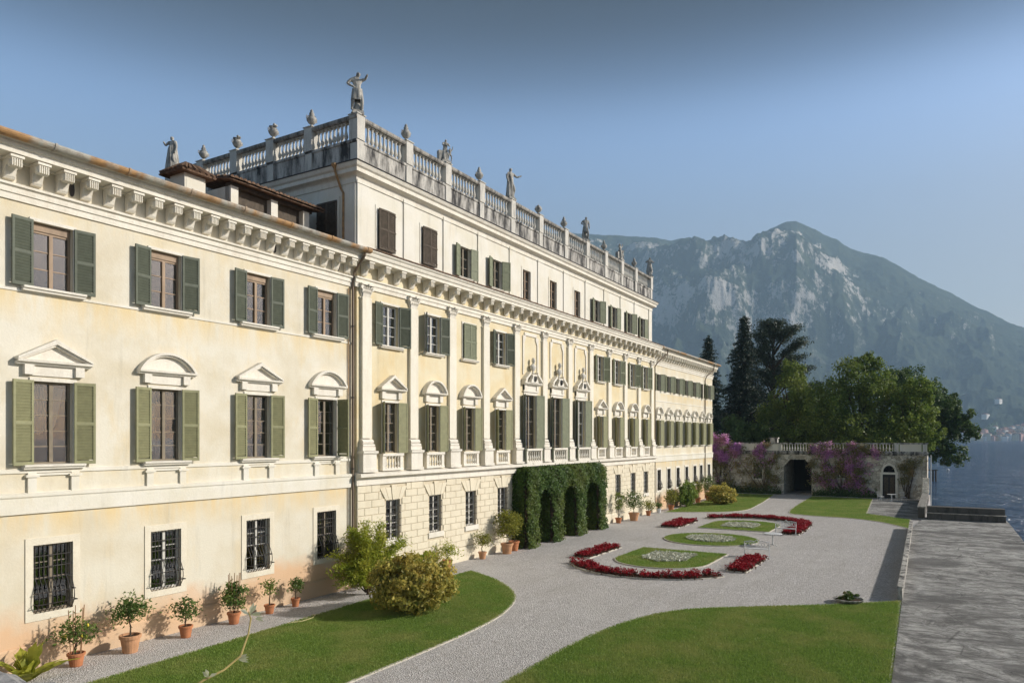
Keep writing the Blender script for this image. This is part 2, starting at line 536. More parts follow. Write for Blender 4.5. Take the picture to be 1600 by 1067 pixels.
def leaves(name, pts, size, mat, aspect=0.5, nrm=None, spread=1.0, var=0.4, flat=0.0):
    """diamond leaves at pts; nrm gives the mean facing, flat squashes towards horizontal"""
    n = len(pts)
    a = rnd_unit(n)
    if nrm is not None:
        a = nrm + a * spread
        a /= np.linalg.norm(a, axis=1, keepdims=True)
    a[:, 2] = a[:, 2] * (1 - flat) + flat * np.sign(a[:, 2] + 1e-6)
    a /= np.linalg.norm(a, axis=1, keepdims=True)
    t = rnd_unit(n)
    u = np.cross(a, t)
    u /= np.linalg.norm(u, axis=1, keepdims=True) + 1e-9
    w = np.cross(a, u)
    s = size * (1 + var * (rng.random((n, 1)) * 2 - 1))
    bend = a * s * 0.22
    v = np.empty((n, 4, 3))
    v[:, 0] = pts - u * s
    v[:, 1] = pts - w * s * aspect + bend
    v[:, 2] = pts + u * s
    v[:, 3] = pts + w * s * aspect + bend
    f = np.arange(n * 4).reshape(n, 4)
    return mesh_np(name, v.reshape(-1, 3), f, mat)


def gat(px, d):
    """ground point seen at photo column px at camera depth d"""
    r = (px - 800) / 1125.0 * d
    return d * CA + r * SA, d * SA - r * CA - CAM_D


# ------------------------------------------------------------------ ground, lake
struct(MB().box(-6900, 6900, -6900, 6900, -6.0, -1.3).obj('lake', 'water'))
# the land: a thick slab with a lake edge
land = [(-40, -26), (66.2, -25.7), (66.2, -20.3), (93.3, -20.3), (93.3, -18.2), (118, -17.5), (150, -14), (240, 0), (420, 60), (900, 420), (900, 900), (-40, 900)]
struct(MB().extr(land, -4.0, 0.0, 'z').obj('ground', 'gravel'))


def poly_sheet(name, pts, z, mat):
    me = bpy.data.meshes.new(name)
    me.from_pydata([(x, y, z) for x, y in pts], [], [tuple(range(len(pts)))])
    me.materials.append(M[mat])
    me.update()
    if me.polygons[0].normal.z < 0:
        me.flip_normals()
    return me


def smooth_poly(pts, n=8):
    """closed Catmull-Rom through points; points given with a third value 1 stay sharp"""
    out = []
    N = len(pts)
    for i in range(N):
        p0, p1, p2, p3 = [pts[(i + k) % N] for k in (-1, 0, 1, 2)]
        if len(p1) > 2:
            p0 = p1
        if len(p2) > 2:
            p3 = p2
        for k in range(n):
            t = k / n
            q = []
            for c in (0, 1):
                a, b_, c_, d_ = p0[c], p1[c], p2[c], p3[c]
                q.append(0.5 * (2 * b_ + (c_ - a) * t + (2 * a - 5 * b_ + 4 * c_ - d_) * t * t + (3 * b_ - a - 3 * c_ + d_) * t ** 3))
            out.append(tuple(q))
    return out


def inside(pts, poly):
    x, y = pts[:, 0], pts[:, 1]
    r = np.zeros(len(pts), dtype=bool)
    n = len(poly)
    for i in range(n):
        x0, y0 = poly[i]
        x1, y1 = poly[(i + 1) % n]
        c = ((y0 > y) != (y1 > y)) & (x < (x1 - x0) * (y - y0) / (y1 - y0 + 1e-12) + x0)
        r ^= c
    return r


def scatter(poly, density):
    p = np.array(poly)
    lo, hi = p.min(0), p.max(0)
    n = int((hi - lo).prod() * density)
    q = lo + rng.random((n, 2)) * (hi - lo)
    return q[inside(q, poly)]


def grass(name, poly, density, hgt, z0=0.03):
    q = scatter(poly, density)
    q = q + rng.normal(size=q.shape) * .035
    n = len(q)
    a = rng.random(n) * 6.283
    w = 0.008 + 0.010 * rng.random(n)
    lean = (rng.normal(size=(n, 2))) * hgt * 0.45
    h = hgt * (0.5 + 0.8 * rng.random(n))
    v = np.empty((n, 3, 3))
    v[:, 0, 0] = q[:, 0] - np.cos(a) * w
    v[:, 0, 1] = q[:, 1] - np.sin(a) * w
    v[:, 0, 2] = z0 - 0.01
    v[:, 1, 0] = q[:, 0] + np.cos(a) * w
    v[:, 1, 1] = q[:, 1] + np.sin(a) * w
    v[:, 1, 2] = z0 - 0.01
    v[:, 2, :2] = q + lean
    v[:, 2, 2] = z0 + h
    return struct(put(name, mesh_np(name, v.reshape(-1, 3), np.arange(n * 3).reshape(n, 3), 'grassblade')), 'stuff')


def edging(path, w=0.09, h=0.05, parent=None, name='edging'):
    m = MB()
    for (x0, y0), (x1, y1) in zip(path[:-1], path[1:]):
        dx, dy = x1 - x0, y1 - y0
        L = math.hypot(dx, dy) or 1
        nx, ny = -dy / L * w / 2, dx / L * w / 2
        m.add([(x0 + nx, y0 + ny, 0), (x0 - nx, y0 - ny, 0), (x1 - nx, y1 - ny, 0), (x1 + nx, y1 + ny, 0),
               (x0 + nx, y0 + ny, h), (x0 - nx, y0 - ny, h), (x1 - nx, y1 - ny, h), (x1 + nx, y1 + ny, h)],
              [(4, 5, 6, 7), (0, 1, 5, 4), (2, 3, 7, 6), (1, 2, 6, 5), (3, 0, 4, 7)])
    return m.obj(name, 'edging', parent)


lawnL = smooth_poly([(3.0, -2.9, 1), (13.3, -2.5), (21.8, -2.2), (28.4, -2.2, 1), (27.0, -4.6), (25.0, -6.6), (22.6, -7.7), (19.6, -8.2), (13.7, -8.3), (3.0, -8.3, 1)])
lawnR = smooth_poly([(3.0, -11.8, 1), (15.8, -11.75), (20.0, -11.75), (23.4, -12.2), (25.9, -13.3), (27.8, -15.5), (29.7, -18.0), (31.6, -20.05, 1), (20.9, -20.3, 1), (3.0, -20.6, 1)])
lawnFL = smooth_poly([(59.5, -1.1, 1), (72.1, -0.9), (84.0, -0.8, 1), (84.0, -5.3, 1), (71.0, -6.4), (63.5, -6.2)])
lawnFR = smooth_poly([(84.0, -9.3, 1), (84.0, -15.2, 1), (67.0, -16.0, 1), (63.8, -19.3, 1), (57.3, -19.5, 1), (60.6, -17.6), (62.4, -15.3), (63.1, -11.9), (65.9, -10.1)])
for nm, pl, dens, hh in (('lawn', lawnL, 2400, 0.045), ('lawn', lawnR, 2200, 0.05), ('lawn', lawnFL, 500, 0.05), ('lawn', lawnFR, 450, 0.05)):
    lo = struct(put(nm, poly_sheet(nm, pl, 0.03, 'lawn')))
    e = edging(pl + [pl[0]], 0.10, 0.036, lo)
    grass('grass', pl, dens, hh)
# paths' stone patch by the loggia, raised quay walk with its low parapet
struct(put('stone_terrace', poly_sheet('stone_terrace', [(67.0, -16.0), (84.9, -15.3), (84.9, -20.25), (63.8, -20.2), (63.8, -19.3)], 0.02, 'quay')))
quay = MB().extr([(-30, -25.95), (66.15, -25.65), (66.15, -20.25), (57.2, -19.62), (31.7, -20.1), (20.9, -20.32), (-30, -21.2)], -0.3, 0.06, 'z')
struct(quay.obj('quay', 'quay'))
m = MB()
pp = [(31.7, -20.03), (38, -19.93), (45, -19.8), (52, -19.68), (57.4, -19.58)]
for (x0, y0), (x1, y1) in zip(pp[:-1], pp[1:]):
    m.add([(x0, y0 - .09, 0), (x1, y1 - .09, 0), (x1, y1 + .09, 0), (x0, y0 + .09, 0), (x0, y0 - .07, .5), (x1, y1 - .07, .5), (x1, y1 + .07, .5), (x0, y0 + .07, .5)],
          [(4, 5, 6, 7), (0, 1, 5, 4), (2, 3, 7, 6), (1, 2, 6, 5), (3, 0, 4, 7)])
par = thing('parapet_wall', 'low stone parapet wall between gravel court and grey quay', 'wall', (44, -19.8, 0))
m.obj('wall', 'weather', par, (-44, 19.8, 0))
m = MB()
for (x0, y0), (x1, y1) in zip(pp[:-1], pp[1:]):
    m.add([(x0 + .02, y0 - .10, .5), (x1 - .02, y1 - .10, .5), (x1 - .02, y1 + .10, .5), (x0 + .02, y0 + .10, .5), (x0 + .02, y0 - .10, .55), (x1 - .02, y1 - .10, .55), (x1 - .02, y1 + .10, .55), (x0 + .02, y0 + .10, .55)],
          [(4, 5, 6, 7), (0, 1, 5, 4), (2, 3, 7, 6), (1, 2, 6, 5), (3, 0, 4, 7)])
m.obj('coping', 'weather', par, (-44, 19.8, 0))
# stepped block that closes the quay, and the wall along the lake towards the loggia
st = thing('stone_step_block', 'dark two-tier stone block closing the quay above the lake', 'stone block', (65, -22.6, 0))
MB().block(-0.6, 1.0, -2.9, 2.2, 0.06, 0.52).obj('lower_tier', 'darkstone', st)
MB().block(-0.02, 0.98, -2.88, 2.18, 0.522, 1.0).obj('upper_tier', 'darkstone', st)
MB().box(-0.66, 0.0, -2.94, 2.2, 0.522, 0.56).obj('tread', 'rail', st)
lw = thing('lakeside_wall', 'dark stone wall with sloping coping along the terrace edge beside the lake', 'wall', (75, -20.0, 0))
MB().box(-9.8, 10.0, -0.25, 0.2, 0, 0.85).obj('wall', 'darkstone', lw)
MB().extr([(6.2, 0.852), (9.8, 0.852), (9.8, 2.3), (8.9, 2.3)], -0.3, 0.25, 'y').obj('buttress', 'rubble', lw)
MB().box(-9.85, 6.1, -0.3, 0.25, 0.852, 0.95).obj('coping', 'rail', lw)

def skin_figure(joints, edges, name, mat='statue'):
    me = bpy.data.meshes.new(name + '_skeleton')
    me.from_pydata([j[:3] for j in joints], edges, [])
    o = bpy.data.objects.new(name, me)
    C.objects.link(o)
    sk = o.modifiers.new('skin', 'SKIN')
    for v, j in zip(me.skin_vertices[0].data, joints):
        v.radius = (j[3], j[3] * (j[4] if len(j) > 4 else 1))
    me.skin_vertices[0].data[0].use_root = True
    sb = o.modifiers.new('sub', 'SUBSURF')
    sb.levels = 1
    sb.render_levels = 1
    dg = bpy.context.evaluated_depsgraph_get()
    dg.update()
    res = bpy.data.meshes.new_from_object(o.evaluated_get(dg))
    bpy.data.objects.remove(o)
    bpy.data.meshes.remove(me)
    res.name = name
    res.materials.clear()
    res.materials.append(M[mat])
    res.polygons.foreach_set('use_smooth', [True] * len(res.polygons))
    return res


# ------------------------------------------------------------------ villa
villa = thing('villa', 'long cream and yellow three-storey villa with green shutters and balustraded attic', 'villa', (22.8, 0, 0))
VO = Vector((22.8, 0, 0))


def vput(name, me, loc=(0, 0, 0), parent=None, rz=0.0):
    """place at world loc under the villa (or under one of its parts, then loc is local)"""
    if parent is None:
        return put(name, me, villa, Vector(loc) - VO, rz)
    return put(name, me, parent, loc, rz)


def vpart(mb, name, mats, smooth=False):
    return put(name, mb.mesh(name, mats, smooth), villa, -VO)


XL0, XC0, XC1, XR1 = -4.0, 22.8, 59.55, 78.3
PC = -0.15                                   # plane of the central block
BAY = [24.95, 28.1, 31.2, 34.35, 37.75, 41.2, 44.75, 48.0, 51.2, 54.3, 57.2]
PIL = [23.3, 26.52, 29.62, 32.75, 36.05, 39.45, 42.98, 46.35, 49.6, 52.75, 55.72, 58.75]
LX = [0.45, 3.88, 7.3, 10.75, 14.17, 17.8, 21.2]
RXU = [60.9, 63.6, 66.2, 68.9, 71.55, 74.2, 76.8]


def wall_holes(mb, x0, x1, z0, z1, y, holes, depth=0.26, m=0, flip=False):
    xs = sorted({x0, x1, *[h[0] for h in holes], *[h[1] for h in holes]})
    zs = sorted({z0, z1, *[h[2] for h in holes], *[h[3] for h in holes]})
    for i in range(len(xs) - 1):
        for k in range(len(zs) - 1):
            cx, cz = (xs[i] + xs[i + 1]) / 2, (zs[k] + zs[k + 1]) / 2
            if any(h[0] < cx < h[1] and h[2] < cz < h[3] for h in holes):
                continue
            mb.add([(xs[i], y, zs[k]), (xs[i + 1], y, zs[k]), (xs[i + 1], y, zs[k + 1]), (xs[i], y, zs[k + 1])], [(0, 1, 2, 3)], m)
    for a, b_, c, d in holes:
        e = y + depth
        mb.add([(a, y, c), (b_, y, c), (b_, y, d), (a, y, d), (a, e, c), (b_, e, c), (b_, e, d), (a, e, d)],
               [(0, 4, 5, 1), (1, 5, 6, 2), (2, 6, 7, 3), (3, 7, 4, 0)], m)


# ---- window pieces, shared meshes
_cache = {}


def cached(key, fn):
    if key not in _cache:
        _cache[key] = fn()
    return _cache[key]


def frame_mesh(w, h, rows, mat, header=0.0, fw=0.065, mid=True):
    def mk():
        m = MB()
        y0, y1 = 0.13, 0.20
        hh = h - header
        m.box(-w / 2, -w / 2 + fw, y0, y1, 0, h)
        m.box(w / 2 - fw, w / 2, y0, y1, 0, h)
        m.box(-w / 2 + fw, w / 2 - fw, y0, y1, 0, fw)
        m.box(-w / 2 + fw, w / 2 - fw, y0, y1, hh - fw, h)
        if header:
            m.box(-w / 2 + fw, w / 2 - fw, y0 - 0.03, y0 - 0.002, hh, h - 0.03)
        if mid:
            m.box(-fw * 0.75, fw * 0.75, y0 - 0.02, y1 + .01, fw, hh - fw)
        for r in range(1, rows):
            z = fw + (hh - 2 * fw) * r / rows
            for s in ((-1, 1) if mid else (0,)):
                a, b_ = (-w / 2 + fw, -fw * .75) if s == -1 else ((fw * .75, w / 2 - fw) if s == 1 else (-w / 2 + fw, w / 2 - fw))
                m.box(a, b_, y0 + 0.015, y1 - 0.015, z - 0.014, z + 0.014)
        return m.mesh('frame', mat)
    return cached(('frame', w, h, rows, mat, header, fw, mid), mk)


def pane_mesh(pw, ph):
    return cached(('pane', round(pw, 4), round(ph, 4)), lambda: MB().add([(-pw / 2, 0, 0), (pw / 2, 0, 0), (pw / 2, 0, ph), (-pw / 2, 0, ph)], [(0, 1, 2, 3)]).mesh('pane', 'glass'))


def shutter_mesh(lw, h, mat, side, pitch=0.082, solid=False, rails=1):
    def mk():
        m = MB()
        s = side                                # left leaf spans 0..lw, right leaf spans 0..-lw
        t0, t1 = -0.05, 0.0

        def bx(a, b_, y0, y1, z0, z1):
            a, b_ = sorted((a * s, b_ * s))
            m.box(a, b_, y0, y1, z0, z1)
        fw = 0.065
        bx(0, fw, t0, t1, 0, h)
        bx(lw - fw, lw, t0, t1, 0, h)
        zs = [h * k / (rails + 1) for k in range(rails + 2)]
        for k, z in enumerate(zs):
            lo, hi = (0, 0.10) if k == 0 else ((h - 0.08, h) if k == len(zs) - 1 else (z - 0.045, z + 0.045))
            bx(fw, lw - fw, t0 - 0.002, t1 - 0.001, lo, hi)
        if solid:
            bx(fw, lw - fw, t0 + 0.015, t1 - 0.012, 0.1, h - 0.08)
        else:
            z = 0.12
            while z < h - 0.1:
                if True:
                    a, b_ = sorted((fw * s, (lw - fw) * s))
                    r_ = min(pitch * 1.12, h - 0.08 - z)
                    m.add([(a, t0 + 0.002, z), (b_, t0 + 0.002, z), (b_, t1 - 0.006, z + r_), (a, t1 - 0.006, z + r_),
                           (a, t0 + 0.002, z + 0.010), (b_, t0 + 0.002, z + 0.010), (b_, t1 - 0.006, z + r_ + 0.008), (a, t1 - 0.006, z + r_ + 0.008)],
                          [(0, 3, 2, 1), (4, 5, 6, 7), (0, 1, 5, 4), (2, 3, 7, 6)])
                z += pitch
        # hinges
        for z in (h * 0.08, h * 0.5, h * 0.92):
            bx(-0.02, 0.05, t0 - 0.012, t0 - 0.002, z - 0.03, z + 0.03)
        return m.mesh('shutter', mat)
    return cached(('sh', lw, h, mat, side, solid, rails), mk)


def grille_mesh(w, h, bulge, n=9):
    def mk():
        m = MB()
        for i in range(n):
            x = -w / 2 + w * (i + 0.5) / n
            if bulge:
                pts = [(x, 0.02, h), (x, 0.02, h * 0.52)]
                for k in range(1, 9):
                    t = k / 8
                    pts.append((x, 0.02 - 0.30 * math.sin(t * math.pi * 0.98) ** 0.8 * (0.55 + 0.45 * t), h * 0.52 * (1 - t)))
                m.tube(pts, 0.014, 4)
            else:
                m.tube([(x, -0.02, 0), (x, -0.02, h)], 0.011, 4)
        for k in range(1, 6):
            z = h * k / 6
            if bulge and z < h * 0.5:
                continue
            y = 0.02 if bulge else -0.02
            m.box(-w / 2 - (0.0 if bulge else 0.07), w / 2 + (0.0 if bulge else 0.07), y - 0.012, y + 0.012, z - 0.012, z + 0.012)
        if bulge:
            for z, yy in ((h * 0.30, -0.165), (h * 0.14, -0.265)):
                m.tube([(-w / 2, 0.05, z), (-w / 2, yy, z), (w / 2, yy, z), (w / 2, 0.05, z)], 0.014, 4)
        return m.mesh('grille', 'iron')
    return cached(('gr', w, h, bulge, n), mk)


def surround_mesh(w, h, t, d, mat, feet=False):
    def mk():
        m = MB()
        m.box(-w / 2 - t, -w / 2, -d, 0.02, 0 if not feet else -t, h + t)
        m.box(w / 2, w / 2 + t, -d, 0.02, 0 if not feet else -t, h + t)
        m.box(-w / 2, w / 2, -d, 0.02, h, h + t)
        if feet:
            m.box(-w / 2, w / 2, -d, 0.02, -t, 0)
        return m.mesh('surround', mat)
    return cached(('sur', w, h, t, d, mat, feet), mk)


def sill_mesh(w, hh, d, mat='trim'):
    return cached(('sill', w, hh, d), lambda: MB().extr([(0, -hh), (-d * 0.7, -hh), (-d * 0.78, -hh * 0.5), (-d, -hh * 0.45), (-d, 0), (0, 0.015)], -w / 2, w / 2).mesh('sill', mat))


def pediment_mesh(w, h, d, kind, mat='trim'):
    """base cornice, raking or arched cornice and tympanum; z = 0 at the underside"""
    def mk():
        m = MB()
        bh = 0.13
        prof = [(0.0, 0), (-d * 0.55, 0), (-d * 0.62, bh * 0.35), (-d * 0.95, bh * 0.5), (-d, bh), (0.0, bh)]
        m.extr(prof, -w / 2, w / 2)
        if kind == 'tri':
            t = 0.12
            for s in (-1, 1):
                p0, p1 = (s * w / 2, bh), (0, h)
                dx, dz = p1[0] - p0[0], p1[1] - p0[1]
                L = math.hypot(dx, dz)
                nx, nz = -dz / L * t * s * -1, dx / L * t * s * -1
                nx, nz = (nx, nz) if nz > 0 else (-nx, -nz)
                q = [(p0[0], p0[1]), (p1[0], p1[1] - t), (p1[0], p1[1] + 0.02), (p0[0] - 0 * nx, p0[1] + 0.06)]
                for (dd, k) in ((d, 0), (d * 0.72, 1)):
                    z_off = -0.06 * k
                    vs = [(a, -dd, b_ + z_off) for a, b_ in q] + [(a, 0.0, b_ + z_off) for a, b_ in q]
                    m.add(vs, [(0, 1, 2, 3), (7, 6, 5, 4), (0, 4, 5, 1), (1, 5, 6, 2), (2, 6, 7, 3), (3, 7, 4, 0)])
            m.add([(-w / 2 + .1, -0.05, bh), (w / 2 - .1, -0.05, bh), (0, -0.05, h - 0.1)], [(0, 1, 2)])
        else:
            n = 14
            sag = h - bh
            rad = ((w / 2) ** 2 + sag ** 2) / (2 * sag)
            cz = h - rad
            a0 = math.asin(min(1, (w / 2) / rad))
            t = 0.13
            for i in range(n):
                aa, ab = -a0 + 2 * a0 * i / n, -a0 + 2 * a0 * (i + 1) / n
                for dd, r1, r0 in ((d, rad, rad - t * 0.6), (d * 0.72, rad - t * 0.6, rad - t)):
                    q = [(r1 * math.sin(aa), cz + r1 * math.cos(aa)), (r1 * math.sin(ab), cz + r1 * math.cos(ab)),
                         (r0 * math.sin(ab), cz + r0 * math.cos(ab)), (r0 * math.sin(aa), cz + r0 * math.cos(aa))]
                    vs = [(a, -dd, b_) for a, b_ in q] + [(a, 0.0, b_) for a, b_ in q]
                    m.add(vs, [(0, 3, 2, 1), (0, 1, 5, 4), (2, 3, 7, 6), (1, 2, 6, 5), (3, 0, 4, 7)])
            poly = [(rad * 0.97 * math.sin(-a0 + 2 * a0 * i / n), -0.05, max(bh, cz + (rad - 0.1) * math.cos(-a0 + 2 * a0 * i / n))) for i in range(n + 1)]
            m.add(poly, [tuple(range(n, -1, -1))])
        return m.mesh('pediment', mat)
    return cached(('ped', w, h, d, kind, mat), mk)


def baluster_mesh(h, r, seg=8, mat='bal'):
    def mk():
        m = MB()
        m.box(-r, r, -r, r, 0, h * 0.07)
        m.lathe([(r * .8, h * .07), (r * .5, h * .12), (r * .55, h * .16), (r * 1.0, h * .30), (r * .92, h * .38), (r * .5, h * .58), (r * .42, h * .72),
                 (r * .62, h * .78), (r * .5, h * .82), (r * .8, h * .93)], seg)
        m.box(-r, r, -r, r, h * .93, h)
        return m.mesh('baluster', mat, False)
    return cached(('balu', h, r, seg, mat), mk)


def window(x, zb, zt, w, y, rows, mat, header=0.0, panes=True, mid=True, shut=None, sill=None, sur=None, ped=None, grille=None, curtain=None, door=False):
    """one window as a part of the villa with its sub-parts"""
    h = zt - zb
    o = vput('window' if not door else 'french_window', frame_mesh(w, h, rows, mat, header, 0.065, mid), (x, y, zb))
    fw = 0.065
    hh = h - header
    cols = [(-w / 2 + fw, -fw * .75), (fw * .75, w / 2 - fw)] if mid else [(-w / 2 + fw, w / 2 - fw)]
    nr = rows if panes else 1
    for a, b_ in cols:
        for r in range(nr):
            ph = (hh - 2 * fw) / nr
            put('pane', pane_mesh(b_ - a, ph - 0.004), o, ((a + b_) / 2, 0.165 + rng.random() * .004, fw + ph * r + .002), (rng.random() - .5) * 0.07)
    if shut:
        kind, la, ra = shut[:3]
        solid = len(shut) > 3
        lw = w / 2 + 0.035
        rails = 2 if solid else 1
        dx = w / 2 + 0.015
        if la is not None:
            put('shutter', shutter_mesh(lw, h + 0.03, kind, 1, 0.082, solid, rails), o, (-dx, -0.085, -0.01), -R(la))
        if ra is not None:
            put('shutter', shutter_mesh(lw, h + 0.03, kind, -1, 0.082, solid, rails), o, (dx, -0.085, -0.01), R(ra))
    if sill:
        put('sill', sill_mesh(*sill), o, (0, 0, -0.0))
    if sur:
        put('surround', surround_mesh(w, h, *sur), o)
    if ped:
        kind, pw, ph, pd, zo = ped
        put('pediment', pediment_mesh(pw, ph, pd, kind), o, (0, 0, zo))
        put('frieze', cached(('fz', w, zo, h, pw), lambda: MB().box(-w / 2 - .12, w / 2 + .12, -0.05, 0, h + 0.15, zo).box(-pw / 2 + .2, -pw / 2 + .44, -0.14, 0, h + .17, zo - .002)
                             .box(pw / 2 - .44, pw / 2 - .2, -0.14, 0, h + .17, zo - .002).mesh('frieze', 'trim')), o)
    if grille:
        put('grille', grille_mesh(w, h, *grille), o)
    if curtain:
        cm = MB()
        n = 10
        for i in range(n):
            a, b_ = curtain[0] + (curtain[1] - curtain[0]) * i / n, curtain[0] + (curtain[1] - curtain[0]) * (i + 1) / n
            ya, yb = 0.27 + .02 * (i % 2), 0.27 + .02 * ((i + 1) % 2)
            za = curtain[2] + 0.16 * (abs(i / n - 0.5) * 2) ** 2
            zc = curtain[2] + 0.16 * (abs((i + 1) / n - 0.5) * 2) ** 2
            cm.add([(a, ya, za), (b_, yb, zc), (b_, yb, h - .1), (a, ya, h - .1)], [(0, 1, 2, 3)])
        cm.obj('curtain', 'curtain', o)
    return o


holesL, holesC, holesA, holesR, holesG = [], [], [], [], []
# left wing
for i, x in enumerate(LX):
    window(x, 10.45, 12.27, 1.06, 0, 3, 'wood', 0.22, shut=('sh_dark', 172 - i % 3, 170 + i % 2 * 4), sill=(1.66, 0.13, 0.2), sur=(0.09, 0.035, 'trim'))
    holesL.append((x - .53, x + .53, 10.45, 12.27))
    sh = ('sh_olive', 171, 168)
    if i == 6:
        sh = ('sh_olive', 172, 95)
    cur = {3: (-0.45, -0.06, 0.85), 5: (-0.45, -0.02, 0.7), 4: (-0.48, -0.2, 0.3)}.get(i)
    w_ = window(x, 5.58, 7.88, 1.04, 0, 5, 'wood_grey', 0, shut=sh, sill=(1.62, 0.12, 0.2), sur=(0.10, 0.04, 'trim'),
                ped=('tri' if i % 2 == 1 else 'seg', 1.98, 0.72, 0.24, 2.74), curtain=cur)
    if i == 3:
        cm = MB()
        for k in range(6):
            a, b_ = 0.08 + .06 * k / 6, 0.08 + .38 * (k + 1) / 6
        cm.add([(0.07, 0.27, 0.95), (0.2, 0.28, 1.1), (0.3, 0.27, 1.6), (0.42, 0.28, 2.15), (0.07, 0.28, 2.2)], [(0, 1, 2, 3, 4)])
        cm.obj('curtain', 'curtain', w_)
    holesL.append((x - .52, x + .52, 5.58, 7.88))
    window(x, 1.48, 3.36, 1.05, 0, 4, 'wood_white' if i in (4, 5) else 'wood_grey', 0, sur=(0.20, 0.028, 'surround', True), grille=(True, 9))
    holesL.append((x - .525, x + .525, 1.48, 3.36))
mb = MB()
wall_holes(mb, XL0, XC0 + 0.2, 4.25, 14.0, 0, [h for h in holesL if h[2] > 4], m=0)
wall_holes(mb, XL0, XC0 + 0.2, 0.0, 4.25, 0, [h for h in holesL if h[2] < 4], m=1)
mb.add([(XL0, 0, 0), (XL0, 12.6, 0), (XL0, 12.6, 14.0), (XL0, 0, 14.0)], [(0, 3, 2, 1)])
mb.add([(XL0, 12.6, 0), (XC0, 12.6, 0), (XC0, 12.6, 14.0), (XL0, 12.6, 14.0)], [(0, 3, 2, 1)])
vpart(mb, 'left_wing_wall', ['plaster', 'plaster_low'])
# plinth of the left wing
vpart(MB().extr([(0.02, -0.05), (-0.07, -0.05), (-0.07, 0.60), (-0.03, 0.66), (0.02, 0.66)], XL0, XC0 - .05), 'plinth', 'plaster_low')
# bands
vpart(MB().extr([(0.02, 4.25), (-0.07, 4.25), (-0.08, 4.68), (-0.11, 4.72), (-0.11, 4.80), (0.02, 4.84)], XL0, XC0 - .06), 'string_course', 'plaster_pale')
vpart(MB().extr([(0.02, 5.34), (-0.045, 5.36), (-0.045, 5.46), (0.02, 5.48)], XL0, XC0 - .06), 'sill_band', 'plaster_pale')
vpart(MB().extr([(0.02, 10.27), (-0.03, 10.28), (-0.03, 10.35), (0.02, 10.36)], XL0, XC0 - .06), 'sill_band', 'plaster_pale')
for x in LX:
    o = vput('apron_panel', cached('apron', lambda: MB().box(-.68, -.46, -.075, .02, 0, .58).box(.46, .68, -.075, .02, 0, .58).box(-.46, .46, -.055, .02, 0, .06).box(-.46, .46, -.055, .02, .5, .56)
                                    .box(-.74, -.4, -.11, .02, .46, .53).box(.4, .74, -.11, .02, .46, .53).mesh('apron_panel', 'plaster_pale')), (x, 0, 4.78))


def entablature(x0, x1, y, name, zs=0.0):
    """architrave, frieze and cornice; outer faces towards -y"""
    m = MB()
    m.extr([(y + .02, 12.70 + zs), (y - .05, 12.70 + zs), (y - .05, 12.86 + zs), (y - .09, 12.88 + zs), (y - .09, 13.02 + zs), (y - .16, 13.06 + zs), (y - .16, 13.12 + zs), (y - .02, 13.14 + zs), (y + .02, 13.14 + zs)], x0, x1)
    m.extr([(y + .02, 13.70 + zs), (y - .10, 13.70 + zs), (y - .12, 13.76 + zs), (y - .58, 13.78 + zs), (y - .58, 13.92 + zs), (y - .63, 13.94 + zs), (y - .66, 14.02 + zs), (y - .66, 14.06 + zs), (y - .74, 14.14 + zs), (y - .74, 14.18 + zs), (y + .3, 14.24 + zs), (y + .02, 13.98 + zs)], x0, x1)
    return vpart(m, name, 'cornice')


def modillion_mesh():
    def mk():
        m = MB()
        pr = [(0, .53), (-.50, .53), (-.50, .46), (-.47, .44)]
        for k in range(9):
            a = R(70 - 40 * k)
            pr.append((-.36 + .105 * math.cos(a + math.pi) * -1 * -1, .35 + .105 * math.sin(a)))
        pr = [(0, .53), (-.50, .53), (-.50, .45), (-.47, .44), (-.475, .36), (-.45, .27), (-.38, .23), (-.30, .245), (-.26, .30), (-.22, .30), (-.17, .20), (-.12, .06), (-.07, 0.0), (0, -.02)]
        m.extr(pr, -.135, .135)
        m.box(-.17, .17, -.53, 0, .47, .532)
        # scroll eyes on both cheeks
        for s in (-1, 1):
            n = 10
            c = [(s * .135, -.37 + .085 * math.cos(2 * math.pi * k / n), .35 + .085 * math.sin(2 * math.pi * k / n)) for k in range(n)]
            c2 = [(s * .165, -.37 + .05 * math.cos(2 * math.pi * k / n), .35 + .05 * math.sin(2 * math.pi * k / n)) for k in range(n)]
            fs = [(k, (k + 1) % n, n + (k + 1) % n, n + k) for k in range(n)] + [tuple(range(n, 2 * n))]
            m.add(c + c2, fs)
        # leaf ribs on the front
        for k in range(5):
            xx = -.11 + .055 * k
            m.box(xx - .012, xx + .012, -.50, -.40, .25, .45)
        return m.mesh('modillion', 'cornice')
    return cached('modillion', mk)


corL = entablature(XL0, XC0 - 0.02, 0, 'cornice')
corC = entablature(XC0 - .15, XC1 + .15, PC - .02, 'cornice', 0.02)
corR = entablature(XC1 + .16, XR1 + .1, 0, 'cornice')
x = 9.6 - 0.668 * 18
while x < XC0 - .3:
    if x > XL0:
        put('modillion', modillion_mesh(), corL, (x, -0.02, 13.22))
    x += 0.668
nC = 34
for k in range(nC + 1):
    put('modillion', modillion_mesh(), corC, (XC0 + .35 + (XC1 - XC0 - .7) * k / nC, PC - .04, 13.24))
dm = cached('dentil', lambda: MB().box(-.13, .13, -.42, 0, 0, .42).mesh('dentil', 'cornice'))
for k in range(28):
    put('dentil', modillion_mesh(), corR, (XC1 + .7 + k * 0.66, -0.02, 13.22))
# small oval vents in the frieze of the left wing
for x in (11.25, 14.95, 18.55, 21.85, 7.6):
    vput('frieze_vent', cached('vent', lambda: MB().extr([(.07 * math.cos(R(30 * k)), .2 * math.sin(R(30 * k))) for k in range(12)], -.035, .05, 'y').mesh('frieze_vent', 'iron')), (x, 0, 13.42))

